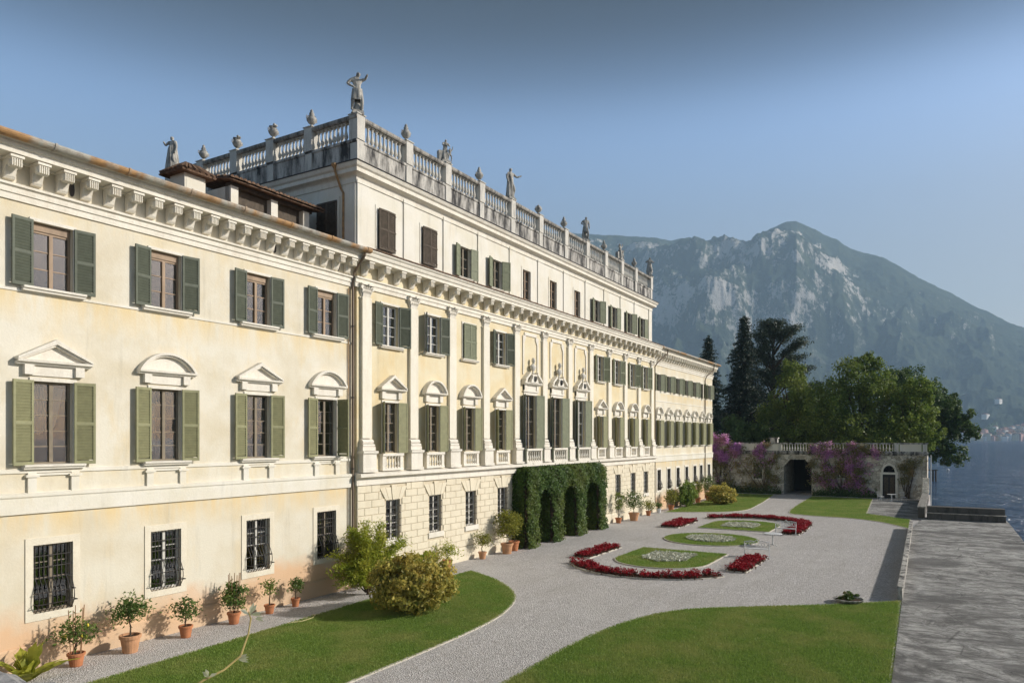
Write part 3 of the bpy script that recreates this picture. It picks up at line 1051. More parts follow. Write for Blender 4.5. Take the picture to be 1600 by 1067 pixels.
# gutters and downpipes
g = MB()
xs = XL0
k = 0
while xs < XC0 + .05:
    L = min(2.05, XC0 + .1 - xs)
    prf = [(-.84 + .14 * math.cos(R(a)), 14.19 + .14 * math.sin(R(a))) for a in range(170, 371, 20)] + [(-.84 + .12 * math.cos(R(a)), 14.19 + .12 * math.sin(R(a))) for a in range(370, 169, -20)]
    g.extr(prf, xs, xs + L - .01)
    prf = [(-.84 + .158 * math.cos(R(a)), 14.19 + .158 * math.sin(R(a))) for a in range(165, 376, 15)] + [(-.84 + .13 * math.cos(R(a)), 14.19 + .13 * math.sin(R(a))) for a in range(375, 164, -15)]
    g.extr(prf, xs - .03, xs + .03)
    xs += L
vpart(g, 'gutter', 'copper')
g = MB()
g.tube([(XC1 + .2, -.82, 14.17), (XR1 + .2, -.82, 14.17)], .1, 8)
vpart(g, 'gutter', 'copper')
vpart(MB().tube([(22.62, -.80, 14.1), (22.62, -.78, 13.95), (22.62, -.2, 13.3), (22.62, -.1, 12.9), (22.62, -.1, 0.05)], .055, 8), 'downpipe', 'pipe')
vpart(MB().tube([(22.42, -.05, 12.6), (22.42, -.05, 0.05)], .025, 6), 'downpipe', 'copper')
for z in (2, 5, 8, 11):
    vpart(MB().tube([(22.62, -.1, z), (22.62, -.1, z + .06)], .07, 8), 'pipe_clip', 'iron')
vpart(MB().tube([(61.2, -.8, 14.1), (61.2, -.75, 13.7), (60.0, -.3, 12.9), (59.75, -.12, 12.5), (59.75, -.12, 0.05)], .06, 8), 'downpipe', 'pipe')
vpart(MB().tube([(76.2, -.8, 14.1), (76.2, -.7, 13.5), (75.2, -.25, 12.8), (75.2, -.1, 12.4), (75.2, -.1, 0.05)], .06, 8), 'downpipe', 'pipe')

# ---- central block
for i, x in enumerate(BAY):
    mid3 = 4 <= i <= 6
    if not mid3:
        st_ = {0: ('sh_dark', 170, 156), 1: ('sh_dark', 140, 166), 2: ('sh_mid', 3, 3), 3: ('sh_dark', 160, 158)}.get(i, ('sh_mid', 165, 150 if i % 2 else 160))
        window(x, 10.42, 12.25, 1.1, PC, 4, 'wood_white', 0.0, panes=i < 4, shut=st_, sill=(1.5, .12, .2), sur=(0.10, 0.04, 'trim'))
        holesC.append((x - .55, x + .55, 10.42, 12.25))
        window(x, 5.66, 7.9, 0.98, PC, 5, 'wood_grey', 0.0, panes=i < 5, shut=('sh_olive', 134 + 3 * (i % 3), 166, 1), sur=(0.1, 0.05, 'trim'),
               ped=('tri' if i in (0, 3, 7) else 'seg', 1.75, 0.74, 0.30, 2.72))
        holesC.append((x - .49, x + .49, 5.66, 7.9))
        o = vput('window_apron', cached('wapron', lambda: MB().box(-.72, .72, -.22, 0, .63, .74).box(-.70, -.5, -.18, 0, .08, .628).box(.5, .70, -.18, 0, .08, .628).box(-.72, .72, -.2, 0, -.02, .08).mesh('window_apron', 'trim')), (x, PC, 4.90))
        for k in range(5):
            put('baluster', baluster_mesh(0.55, 0.062, 8, 'trim'), o, (-.40 + .2 * k, -.11, .08))
    else:
        o = window(x, 5.0, 8.9, 1.35, PC, 5, 'wood_white' if i == 6 else 'wood_grey', 0.0, panes=i == 6, shut=('sh_mid', 150, 165, 1), sur=(0.16, 0.06, 'trim'), door=True)
        holesC.append((x - .675, x + .675, 5.0, 8.9))
        # entablature with a broken pediment and a bust
        put('frieze', cached('bigfrieze', lambda: MB().box(-.92, .92, -.12, 0, 0, .10).box(-.85, .85, -.08, 0, .102, .42).box(-.85, -.6, -.13, 0, .104, .42)
                             .box(.6, .85, -.13, 0, .104, .42).extr([(0, .422), (-.2, .422), (-.3, .5), (-.3, .56), (0, .58)], -1.05, 1.05).mesh('frieze', 'trim')), o, (0, 0, 4.07))

        def broken():
            m = MB()
            for s in (-1, 1):
                for dd, t0, t1 in ((.32, .0, .16), (.22, -.06, .0)):
                    q = [(s * 1.02, .0 + t0), (s * .42, .46 + t0), (s * .42, .46 + t1), (s * 1.02, .02 + t1)]
                    m.add([(a, -dd, z) for a, z in q] + [(a, 0, z) for a, z in q], [(0, 1, 2, 3), (7, 6, 5, 4), (0, 4, 5, 1), (1, 5, 6, 2), (2, 6, 7, 3), (3, 7, 4, 0)])
                m.extr([(s * 1.0, 0), (s * .42, 0), (s * .42, .42)], -.1, 0, 'y')
            return m.mesh('broken_pediment', 'trim')
        put('broken_pediment', cached('broken', broken), o, (0, 0, 4.66))

        def bust():
            m = MB()
            m.lathe([(.10, -.05), (.13, 0), (.07, .06), (.08, .10), (.15, .16), (.24, .27), (.27, .36), (.25, .45), (.13, .51), (.075, .55), (.075, .60), (.10, .65), (.125, .74), (.115, .84), (.06, .91), (.01, .92)], 14)
            m.v = [(a, b_ * (.62 if c < .53 else .95) - (.03 if c > .56 else 0), c) for a, b_, c in m.v]
            m.add([(-.02, -.13, .70), (.02, -.13, .70), (0, -.175, .72), (0, -.13, .80)], [(0, 1, 2), (1, 3, 2), (3, 0, 2)])
            return m.mesh('bust', 'bal', True)

        def bust_base():
            m = MB()
            m.box(-.30, .30, -.20, .1, -.12, -.05)
            m.extr([(-.46, -.56), (.46, -.56), (.40, -.40), (.27, -.28), (.22, -.12), (-.22, -.12), (-.27, -.28), (-.40, -.40)], -.2, 0.0, 'y')
            return m.mesh('bust_base', 'trim')
        put('bust_base', cached('bust_base', bust_base), o, (0, -.14, 5.18))
        put('bust', cached('bust', bust), o, (0, -.2, 5.22))
        put('keystone_head', cached('khead', lambda: MB().lathe([(.03, 0), (.1, .06), (.14, .2), (.12, .32), (.04, .36)], 8).mesh('keystone_head', 'weather', True)), o, (0, -.34, 4.68))
        n_ = vput('wall_panel', cached('niche', lambda: MB().box(-.95, -.80, -.06, 0, 0, 2.15).box(.80, .95, -.06, 0, 0, 2.15).box(-.95, -.6, -.062, 0, 2.15, 2.3).box(.6, .95, -.062, 0, 2.15, 2.3)
                                         .box(-.75, .75, -.06, 0, 2.32, 2.5).extr([(-.8, 2.15), (-.6, 2.15), (-.8, 1.85)], -.058, 0, 'y').extr([(.8, 2.15), (.8, 1.85), (.6, 2.15)], -.058, 0, 'y').mesh('wall_panel', 'trim')), (x, PC, 10.1))
        o = vput('balcony', cached('balc', lambda: MB().box(-.95, .95, -.36, 0, .72, .84).box(-.95, -.8, -.32, 0, .08, .718).box(.8, .95, -.32, 0, .08, .718).box(-.95, .95, -.34, 0, -.06, .08).mesh('balcony', 'trim')), (x, PC, 4.86))
        for k in range(6):
            put('baluster', baluster_mesh(0.64, 0.085, 8, 'trim'), o, (-.66 + .264 * k, -.2, .08))
    # attic
    if i < 2:
        window(x - .02, 14.72, 16.5, 1.06, 0.10, 3, 'wood', panes=False, shut=('sh_brown', 4, 4), sur=(.16, .025, 'plaster_pale'))
    elif i in (4, 5, 6):
        window(x, 14.68, 16.42, .95, 0.10, 3, 'wood', panes=False, sur=(.16, .025, 'plaster_pale'))
    else:
        window(x, 14.72, 16.32, .98, 0.10, 3, 'wood_grey', panes=False, shut=('sh_mid', 166, 150 if i % 2 else 168, 1), sur=(.14, .025, 'plaster_pale'), sill=(1.3, .08, .12))
    zz = (14.72, 16.5, .53, -.02) if i < 2 else ((14.68, 16.42, .475, 0) if i in (4, 5, 6) else (14.72, 16.32, .49, 0))
    holesA.append((x + zz[3] - zz[2], x + zz[3] + zz[2], zz[0], zz[1]))
    # ground floor
    if not mid3:
        window(x + .2, 1.75, 3.55, 0.96, PC, 5, 'wood_white', panes=i < 4, grille=(False, 7))
        holesG.append((x + .2 - .48, x + .2 + .48, 1.75, 3.55))
        vput('window_sill_stone', cached('gsill', lambda: MB().block(-.62, .62, -.10, 0, -.26, 0).mesh('window_sill_stone', 'trim')), (x + .2, PC, 1.75))

        def vous(k):
            m = MB()
            a0, a1 = -.54 + .216 * k, -.54 + .216 * (k + 1)
            b0, b1 = a0 * 1.75, a1 * 1.75
            d = .075 if k == 2 else .05
            top = .66 if k == 2 else .56
            m.extr([(a0 + .008, 0), (a1 - .008, 0), (b1 - .012, top), (b0 + .012, top)], -d, 0, 'y')
            return m.mesh('voussoir', 'ashlar')
        for k in range(5):
            vput('voussoir', cached(('vous', k), lambda k=k: vous(k)), (x + .2, PC, 3.56))
    else:
        # tall wooden doors behind the ivy porch
        holesG.append((x - .8, x + .8, 0.0, 3.0))
        o = vput('door', MB().box(-.8, -.01, .12, .18, .02, 2.98).box(.01, .8, .12, .18, .02, 2.98).box(-.7, -.12, .105, .118, .2, 1.3).box(.12, .7, .105, .118, .2, 1.3)
                 .box(-.7, -.12, .105, .118, 1.5, 2.8).box(.12, .7, .105, .118, 1.5, 2.8).mesh('door', 'door'), (x, PC, 0))
        put('handle', cached('hdl', lambda: MB().tube([(.07, .1, 1.05), (.07, .05, 1.05), (.2, .05, 1.05)], .015, 6).mesh('handle', 'iron')), o)
mb = MB()
wall_holes(mb, XC0, XC1, 4.3, 14.0, PC, holesC)
mb.add([(XC0, PC, 0), (XC0, .3, 0), (XC0, .3, 14.2), (XC0, PC, 14.2)], [(0, 3, 2, 1)])
mb.add([(XC1, PC, 0), (XC1, .3, 0), (XC1, .3, 14.2), (XC1, PC, 14.2)], [(0, 1, 2, 3)])
vpart(mb, 'central_wall', 'plaster_yellow')
mb = MB()
wall_holes(mb, XC0, XC1, 0.0, 4.3, PC, holesG)
base_wall = vpart(mb, 'ground_floor_wall', 'joint')
# string course of the centre
vpart(MB().extr([(PC + .02, 4.30), (PC - .10, 4.30), (PC - .10, 4.58), (PC - .16, 4.62), (PC - .34, 4.66), (PC - .34, 4.80), (PC + .02, 4.86)], XC0 - .1, XC1 + .1), 'string_course', 'trim')
vpart(MB().extr([(PC + .02, -.02), (PC - .12, -.02), (PC - .12, .62), (PC - .06, .70), (PC + .02, .70)], XC0 - .06, 35.0), 'plinth', 'ashlar')
vpart(MB().extr([(PC + .02, -.02), (PC - .12, -.02), (PC - .12, .62), (PC - .06, .70), (PC + .02, .70)], 47.4, XC1 + .06), 'plinth', 'ashlar')
# ashlar courses: every block a piece of its own, the far ones past the porch as one mass
rows = 11
rh = (4.28 - .72) / rows
far = MB()
blk = 0
BL = {}
for r in range(rows):
    z0 = .72 + rh * r
    for (xa, xb) in ((XC0, 35.3), (47.3, XC1)):
        x = xa - (0.45 if r % 2 else 0)
        while x < xb - .02:
            w_ = 0.9
            a, b_ = max(x, xa), min(x + w_, xb)
            x += w_
            segs = [(a, b_)]
            for hx0, hx1, hz0, hz1 in holesG:
                top = hz1 + (.62 if hz0 > 0 else 0.05)
                if z0 + rh > hz0 - .25 and z0 < top:
                    grow = .04 if z0 + rh < hz1 else max(.04, min(.42, (z0 + rh - hz1) * .72 + .06))
                    if z0 < hz0:
                        grow = .15
                    ns = []
                    for s0, s1 in segs:
                        l0, l1 = hx0 - grow, hx1 + grow
                        if s1 <= l0 or s0 >= l1:
                            ns.append((s0, s1))
                        else:
                            if s0 < l0:
                                ns.append((s0, l0))
                            if s1 > l1:
                                ns.append((l1, s1))
                    segs = ns
            for s0, s1 in segs:
                if s1 - s0 < .09:
                    continue
                L = round(s1 - s0, 2)
                dp = .03 + .012 * rng.random()
                if xa > 40 or blk >= 296:
                    far.block(s0 + .008, s1 - .008, PC - dp, PC, z0 + .008, z0 + rh - .008, .012)
                else:
                    me = cached(('blk', L), lambda: MB().block(.008, L - .008, -.042, 0, .008, rh - .008, .014).mesh('stone_block', 'ashlar'))
                    put('stone_block', me, base_wall, (s0, PC + .004 * rng.random(), z0))
                    blk += 1
struct(far.obj('stone_blocks', 'ashlar', base_wall), 'stuff')

# pilasters with pedestals and leafy capitals
def capital_mesh():
    m = MB()
    m.box(-.37, .37, -.06, .02, 0, .05)
    for i in range(6):
        z0, z1 = .05 + i * .085, .05 + (i + 1) * .085
        e = .26 + .03 * i
        m.box(-e, e, -.05 - .012 * i, .02, z0, z1)
    for row, (z, n, ln) in enumerate(((.06, 4, .26), (.24, 5, .24))):
        for k in range(n):
            xx = (-.24 + .48 * (k + (.5 if row == 0 else 0)) / (n if row == 0 else n - 1))
            y = -.08 - .03 * row
            m.add([(xx - .055, y, z), (xx + .055, y, z), (xx + .065, y - .035, z + ln * .6), (xx - .065, y - .035, z + ln * .6), (xx + .04, y - .12, z + ln), (xx - .04, y - .12, z + ln), (xx, y - .13, z + ln * .86)],
                  [(0, 1, 2, 3), (3, 2, 4, 5), (5, 4, 6)])
    for s in (-1, 1):
        m.lathe([(.03, -.05), (.1, -.05), (.1, .05), (.03, .05)], 10, (0, 0, 0))
        n = 80
        for j in range(len(m.v) - 40, len(m.v)):
            a, b_, c = m.v[j]
            m.v[j] = (s * .31 + a, -.12 + c * .9, .46 + b_)
    m.box(-.42, .42, -.22, .02, .56, .62)
    m.lathe([(.02, .5), (.07, .54), (.07, .6), (.02, .63)], 6, (0, -.22, 0))
    return m.mesh('capital', 'trim')


for x in PIL:
    o = vput('pilaster', cached('shaft', lambda: MB().box(-.29, .29, -.14, .02, 1.45, 7.48).mesh('pilaster', 'pil')), (x, PC, 4.86))
    put('pedestal', cached('pedst', lambda: MB().box(-.42, .42, -.30, .02, .12, .78).box(-.46, .46, -.34, .02, 0, .118).extr([(.02, .782), (-.34, .782), (-.37, .84), (-.37, .9), (.02, .92)], -.47, .47).mesh('pedestal', 'trim')), o)
    put('base', cached('pbase', lambda: MB().box(-.40, .40, -.26, .02, .92, 1.08).extr([(.02, 1.082), (-.23, 1.082), (-.26, 1.14), (-.23, 1.2), (.02, 1.22)], -.37, .37).extr([(.02, 1.222), (-.19, 1.222), (-.22, 1.3), (-.17, 1.38), (.02, 1.448)], -.34, .34).mesh('base', 'trim')), o)
    put('capital', cached('capital', capital_mesh), o, (0, -.02, 7.42))

# ---- attic storey
AX0, AX1, AY = 23.05, 59.5, 0.10
mb = MB()
wall_holes(mb, AX0, AX1, 14.2, 17.5, AY, holesA)
vpart(mb, 'attic_wall', 'plaster_pale')
mb = MB()
DEP = 13.4
mb.add([(AX0, AY, 14.0), (AX0, DEP, 14.0), (AX0, DEP, 17.5), (AX0, AY, 17.5)], [(0, 3, 2, 1)])
mb.add([(AX1, AY, 14.0), (AX1, DEP, 14.0), (AX1, DEP, 17.5), (AX1, AY, 17.5)], [(0, 1, 2, 3)])
mb.add([(AX0, DEP, 0), (AX1, DEP, 0), (AX1, DEP, 17.5), (AX0, DEP, 17.5)], [(0, 3, 2, 1)])
vpart(mb, 'attic_end_wall', 'plaster_pale')
PA = [23.42] + PIL[1:-1] + [59.1]
for x in PA:
    vput('attic_pilaster', cached('apil', lambda: MB().box(-.36, .36, -.06, .02, 0, 2.95).box(-.40, .40, -.09, .02, 2.951, 3.1).mesh('attic_pilaster', 'plaster_pale')), (x, AY, 14.3))
mb = MB().box(AX0 - .06, AX0 - .001, AY + .02, AY + .75, 14.3, 17.25).box(AX0 - .09, AX0 - .001, AY + .0, AY + .8, 17.251, 17.4)
vpart(mb, 'attic_pilaster', 'plaster_pale')
# dark tile lip above the main cornice
m = MB()
x = XC0 - .1
while x < XC1 + .1:
    m.extr([(-.92, 14.235), (-.92, 14.27 + .02 * rng.random()), (.12, 14.46), (.12, 14.40)], x, x + .185)
    x += .19
vpart(m, 'roof_tiles', 'tile')


def ring_profile(prof, name, mat, extra=0.0):
    """profile given as (out, z): swept along the attic front and both ends with mitred corners"""
    m = MB()
    pts = []
    for o_, z in prof:
        pts.append([(AX0 - o_, DEP, z), (AX0 - o_, AY - o_, z), (AX1 + o_, AY - o_, z), (AX1 + o_, DEP, z)])
    n = len(prof)
    vs = [p for ring in pts for p in ring]
    fs = []
    for i in range(n):
        j = (i + 1) % n
        for k in range(3):
            fs.append((i * 4 + k, j * 4 + k, j * 4 + k + 1, i * 4 + k + 1))
    fs.append(tuple(i * 4 for i in range(n)))
    fs.append(tuple(i * 4 + 3 for i in range(n - 1, -1, -1)))
    m.add(vs, fs)
    return vpart(m, name, mat)


ring_profile([(-.1, 17.28), (.05, 17.28), (.08, 17.5), (.14, 17.56), (.34, 17.62), (.34, 17.78), (.42, 17.84), (.48, 17.96), (.48, 18.0), (-.1, 18.08)], 'attic_cornice', 'cornice')
ring_profile([(.53, 18.0), (.53, 18.03), (.02, 18.12), (-.2, 18.10)], 'lead_flashing', 'iron')
ring_profile([(.02, 18.08), (.03, 18.98), (.08, 19.02), (.08, 19.12), (-.3, 19.12), (-.26, 18.08)], 'parapet', 'weather')
balu = ring_profile([(.07, 19.97), (.11, 20.02), (.11, 20.13), (.06, 20.17), (-.29, 20.17), (-.34, 20.13), (-.34, 20.02), (-.30, 19.97)], 'balustrade', 'rail')
bmesh_ = baluster_mesh(0.86, 0.095)
SIDEY = [0.35, 2.9, 5.4, 7.95, 10.5, 13.1]
post_me = cached('post', lambda: MB().box(-.24, .24, -.24, .24, 0, 1.06).box(-.20, .20, -.2, .2, -1.0, -.001).box(-.28, .28, -.28, .28, 1.061, 1.10).mesh('post', 'bal'))
PX = PA
YB = AY + .12
for x in PX:
    put('post', post_me, balu, (x if x not in (PX[0], PX[-1]) else (AX0 + .17 if x == PX[0] else AX1 - .17), YB, 19.121))
for y in SIDEY[1:]:
    put('post', post_me, balu, (AX0 + .12, y, 19.121))
for a, b_ in zip(PX[:-1], PX[1:]):
    n = 9
    for k in range(n):
        put('baluster', bmesh_, balu, (a + .36 + (b_ - a - .72) * (k + .5) / n, YB, 19.121))
for a, b_ in zip(SIDEY[:-1], SIDEY[1:]):
    n = 8
    for k in range(n):
        put('baluster', bmesh_, balu, (AX0 + .12, a + .34 + (b_ - a - .68) * (k + .5) / n, 19.121))
# far (right) end: solid run
vpart(MB().box(AX1 - .25, AX1 - .05, 1.0, DEP, 19.121, 19.96), 'parapet', 'bal')
# side window with closed dark shutter, side pipe
o = put('window', frame_mesh(1.16, 1.72, 3, 'wood'), villa, Vector((AX0 - .02, 1.78, 14.95)) - VO, R(-90))
put('shutter', shutter_mesh(.60, 1.72, 'sh_brown', 1), o, (-.6, -.02, 0), 0)
put('shutter', shutter_mesh(.60, 1.72, 'sh_brown', -1), o, (.6, -.02, 0), 0)
put('surround', surround_mesh(1.2, 1.72, .14, .03, 'plaster_pale'), o)
vpart(MB().tube([(22.55, .9, 17.95), (22.6, .9, 17.75), (22.95, .9, 17.1), (22.97, .78, 16.9), (22.97, .78, 14.3)], .055, 8).lathe([(.05, 0), (.13, .12), (.13, .2)], 8, (22.55, .9, 17.85)), 'downpipe', 'copper')
# roofs
roof = MB()
roof.add([(XL0, -.7, 14.16), (XC0 + .2, -.7, 14.16), (XC0 + .2, 6.3, 16.4), (XL0, 6.3, 16.4)], [(0, 1, 2, 3)])
roof.add([(XL0, 6.3, 16.4), (XC0 + .2, 6.3, 16.4), (XC0 + .2, 13.1, 14.1), (XL0, 13.1, 14.1)], [(0, 1, 2, 3)])
vpart(roof, 'roof', 'tile')
roof = MB()
roof.add([(XC1, -.75, 14.16), (XR1 + .3, -.75, 14.16), (XR1 - 4, 6.3, 15.9), (XC1, 6.3, 15.9)], [(0, 1, 2, 3)])
roof.add([(XR1 + .3, -.75, 14.16), (XR1 + .3, 13.1, 14.16), (XR1 - 4, 6.3, 15.9)], [(0, 1, 2)])
roof.add([(XC1, 6.3, 15.9), (XR1 - 4, 6.3, 15.9), (XR1 + .3, 13.1, 14.16), (XC1, 13.1, 14.16)], [(0, 1, 2, 3)])
vpart(roof, 'roof', 'tile')
vpart(MB().box(AX0 + .02, AX1 - .02, AY + .3, DEP - .02, 17.9, 18.1), 'roof', 'weather')
# dormer loggia on the left wing roof, close to the attic
dx0, dx1, dy0, dy1 = 18.15, 22.3, 1.95, 4.2
dorm = vpart(MB().box(dx0 + .1, dx1, dy0 + .75, dy1, 14.6, 16.0).box(dx0, dx0 + .12, dy0 + .1, dy1, 14.6, 16.0), 'dormer', 'plaster_pale')
for x in (18.32, 20.25, 21.95):
    put('pillar', cached('dpil', lambda: MB().box(-.17, .17, 0, .34, -.7, .80).mesh('pillar', 'plaster_pale')), dorm, (x, dy0, 15.2))
for x0_, x1_ in ((18.5, 20.07), (20.43, 21.77)):
    put('board', MB().box(0, x1_ - x0_, 0, .04, 0, 1.3).mesh('board', 'sh_brown'), dorm, (x0_, dy0 + .25, 14.68))
put('beam', MB().box(0, dx1 - dx0, 0, .3, 0, .14).mesh('beam', 'sh_brown'), dorm, (dx0, dy0 + .02, 15.99))


def tile_roof(x0, x1, y0, y1, z0, z1, name, parent):
    """rows of half-round tiles sloping up along +y"""
    m = MB()
    n = max(2, int((x1 - x0) / .19))
    ny = max(2, int(math.hypot(y1 - y0, z1 - z0) / .36))
    for k in range(n):
        xc = x0 + (x1 - x0) * (k + .5) / n
        for j in range(ny):
            t0, t1 = j / ny - .03, (j + 1) / ny
            r0, r1 = .095 + .01 * rng.random(), .08
            dz = .025 * rng.random() + .02
            vs = []
            for (t, r, e) in ((t0, r0, dz), (t1, r1, 0)):
                for a in range(5):
                    an = math.pi * a / 4
                    vs.append((xc + r * math.cos(an) + .008 * rng.normal(), y0 + (y1 - y0) * t, z0 + (z1 - z0) * t + e + r * math.sin(an)))
            m.add(vs, [(a, a + 1, a + 6, a + 5) for a in range(4)] + [(0, 1, 2, 3, 4)])
    m.add([(x0, y0, z0), (x1, y0, z0), (x1, y1, z1), (x0, y1, z1), (x0, y0, z0 - .05), (x1, y0, z0 - .05), (x1, y1, z1 - .05), (x0, y1, z1 - .05)], [(0, 1, 2, 3), (4, 7, 6, 5), (0, 4, 5, 1), (1, 5, 6, 2), (2, 6, 7, 3), (3, 7, 4, 0)])
    return m.obj(name, 'tile', parent)


tile_roof(dx0 - .35, dx1 + .35, dy0 - .35, dy1 + .2, 16.14, 16.62, 'tile_roof', dorm)
cx, cy = 16.35, 2.0
ch = vpart(MB().box(cx - .42, cx + .42, cy - .42, cy + .42, 14.6, 15.72).box(cx - .36, cx + .36, cy - .43, cy - .421, 15.2, 15.62), 'chimney', 'plaster_pale')
m = MB()
m.lathe([(.95, 0), (.98, .05), (.5, .3), (.05, .55)], 4, (cx, cy, 15.72))
m.v = [(cx + (a - cx) * math.cos(R(45)) - (b_ - cy) * math.sin(R(45)), cy + (a - cx) * math.sin(R(45)) + (b_ - cy) * math.cos(R(45)), c) for a, b_, c in m.v]
o = m.obj('chimney_cap', 'tile', ch)
for k in range(4):
    a = R(90 * k)
    for j in range(6):
        t = -.6 + .24 * j
        p = Vector((t * math.cos(a) - -.66 * math.sin(a) * -1, t * math.sin(a) + .66 * math.cos(a) * -1, 0))
        p = Vector((math.cos(a) * t + math.sin(a) * .68, math.sin(a) * t - math.cos(a) * .68, 0))
        q = Vector((math.cos(a) * t * .4 + math.sin(a) * .25, math.sin(a) * t * .4 - math.cos(a) * .25, 0))
        put('ridge_tile', MB().tube([(cx + p.x, cy + p.y, 15.78), (cx + q.x, cy + q.y, 16.13)], [.09, .06], 6).mesh('ridge_tile', 'tile'), ch)

# ---- right wing
RXG = [61.1, 63.75, 66.4, 69.1, 71.8, 74.0, 76.9]
for i, x in enumerate(RXU):
    window(x, 10.5, 11.95, 1.0, 0, 3, 'wood_grey', panes=False, shut=('sh_mid', 168, 150 if i != 5 else 40, 1), sur=(.08, .03, 'trim'))
    holesR.append((x - .5, x + .5, 10.5, 11.95))
    window(x, 5.66, 7.9, 0.98, 0, 5, 'wood_grey', panes=False, shut=('sh_olive', 135, 163, 1), sur=(.1, .05, 'trim'), sill=(1.5, .12, .2),
           ped=('tri' if i % 2 else 'seg', 1.7, 0.72, 0.26, 2.72))
    holesR.append((x - .49, x + .49, 5.66, 7.9))
    window(RXG[i], 1.75, 3.55, 0.9, 0, 4, 'wood_grey', panes=False, sur=(.16, .04, 'trim', True), grille=(True, 7))
    holesR.append((RXG[i] - .45, RXG[i] + .45, 1.75, 3.55))
mb = MB()
wall_holes(mb, XC1 + .02, XR1, 4.25, 14.0, 0, [h for h in holesR if h[2] > 4], m=0)
wall_holes(mb, XC1 + .02, XR1, 0.0, 4.25, 0, [h for h in holesR if h[2] < 4], m=1)
mb.add([(XR1, 0, 0), (XR1, 12.6, 0), (XR1, 12.6, 14.0), (XR1, 0, 14.0)], [(0, 1, 2, 3)])
mb.add([(XC1, 12.6, 0), (XR1, 12.6, 0), (XR1, 12.6, 14.0), (XC1, 12.6, 14.0)], [(0, 3, 2, 1)])
vpart(mb, 'right_wing_wall', ['plaster', 'plaster_low'])
vpart(MB().extr([(0.02, 4.25), (-0.07, 4.25), (-0.08, 4.68), (-0.11, 4.72), (-0.11, 4.80), (0.02, 4.84)], XC1 + .2, XR1 + .02), 'string_course', 'plaster_pale')
vpart(MB().extr([(0.02, -0.05), (-0.07, -0.05), (-0.07, 0.60), (-0.03, 0.66), (0.02, 0.66)], XC1 + .2, XR1 + .02), 'plinth', 'plaster_low')
vpart(MB().extr([(0.02, 9.55), (-0.03, 9.56), (-0.03, 9.64), (0.02, 9.65)], XC1 + .2, XR1 + .02), 'sill_band', 'plaster_pale')
# rooms behind the windows
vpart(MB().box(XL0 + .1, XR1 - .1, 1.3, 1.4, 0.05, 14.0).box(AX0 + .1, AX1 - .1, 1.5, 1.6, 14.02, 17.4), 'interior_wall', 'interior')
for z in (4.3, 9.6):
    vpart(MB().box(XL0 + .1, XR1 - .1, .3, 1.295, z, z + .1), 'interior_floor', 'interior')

# ------------------------------------------------------------------ statues and urns
def figure(h, larm, rarm, lean=0.0, stance=0.12, head=(0, 0)):
    """standing figure, feet at z 0, facing -y; arms as (elbow, hand) offsets from the shoulder, in units of height"""
    k = h
    J = [(0, 0, .52, .085, .8), (.01 + lean * .2, .01, .62, .078, .8), (lean * .6, 0, .74, .10, .75), (lean * .9, 0, .83, .05), (lean + head[0], -.01, .875, .042), (lean + head[0] * 1.5, -.02 + head[1], .915, .062), (lean + head[0] * 1.6, -.015 + head[1], .97, .05),
         (-.115 + lean * .8, 0, .80, .05), (.115 + lean * .8, 0, .80, .05)]
    ls, rs = J[7], J[8]
    for sh, arm in ((ls, larm), (rs, rarm)):
        e = tuple(sh[i] + arm[0][i] for i in range(3))
        hd = tuple(e[i] + arm[1][i] for i in range(3))
        J += [(*e, .036), (*hd, .026), (hd[0] + arm[1][0] * .25, hd[1] + arm[1][1] * .25 - .005, hd[2] + arm[1][2] * .25, .024)]
    i0 = len(J)
    for s, kf in ((-1, 0.0), (1, -.07)):
        J += [(s * .065, 0, .46, .07), (s * (.07 + stance * .3), -.02 + kf, .27, .052), (s * (.07 + stance * .5), .01 - kf * .3, .06, .034), (s * (.07 + stance * .6), -.07 - kf * .3, .02, .028)]
    J = [(a[0] * k, a[1] * k, a[2] * k, a[3] * k, *(a[4:])) for a in J]
    E_ = [(0, 1), (1, 2), (2, 3), (3, 4), (4, 5), (5, 6), (2, 7), (2, 8), (7, 9), (9, 10), (10, 11), (8, 12), (12, 13), (13, 14),
          (0, i0), (i0, i0 + 1), (i0 + 1, i0 + 2), (i0 + 2, i0 + 3), (0, i0 + 4), (i0 + 4, i0 + 5), (i0 + 5, i0 + 6), (i0 + 6, i0 + 7)]
    return J, E_


def drape_mesh(h, r0, r1, folds, twist, half=False, seed=0):
    """a folded skirt / cloak, closed cone with deep folds"""
    m = MB()
    n, nz = 28, 7
    rr = random.Random(seed)
    ph = rr.random() * 6
    vs = []
    for j in range(nz + 1):
        t = j / nz
        for i in range(n):
            a = 2 * math.pi * i / n
            fold = 1 + .16 * (1 - t * .5) * math.sin(folds * a + ph + twist * t) + .06 * math.sin(2.3 * folds * a + 3 * t)
            r = (r0 * (1 - t) + r1 * t) * fold
            vs.append((r * math.cos(a), r * .8 * math.sin(a), h * t * (1 + (.08 * math.sin(a + ph) if j == nz else 0))))
    fs = []
    for j in range(nz):
        for i in range(n):
            i2 = (i + 1) % n
            fs.append((j * n + i, j * n + i2, (j + 1) * n + i2, (j + 1) * n + i))
    fs.append(tuple(nz * n + i for i in range(n)))
    return m.add(vs, fs).mesh('drapery', 'statue', True)


ARM_DOWN = ((-.03, -.01, -.17), (.01, -.05, -.15))
ARM_DOWN_R = ((.03, -.01, -.17), (-.01, -.05, -.15))


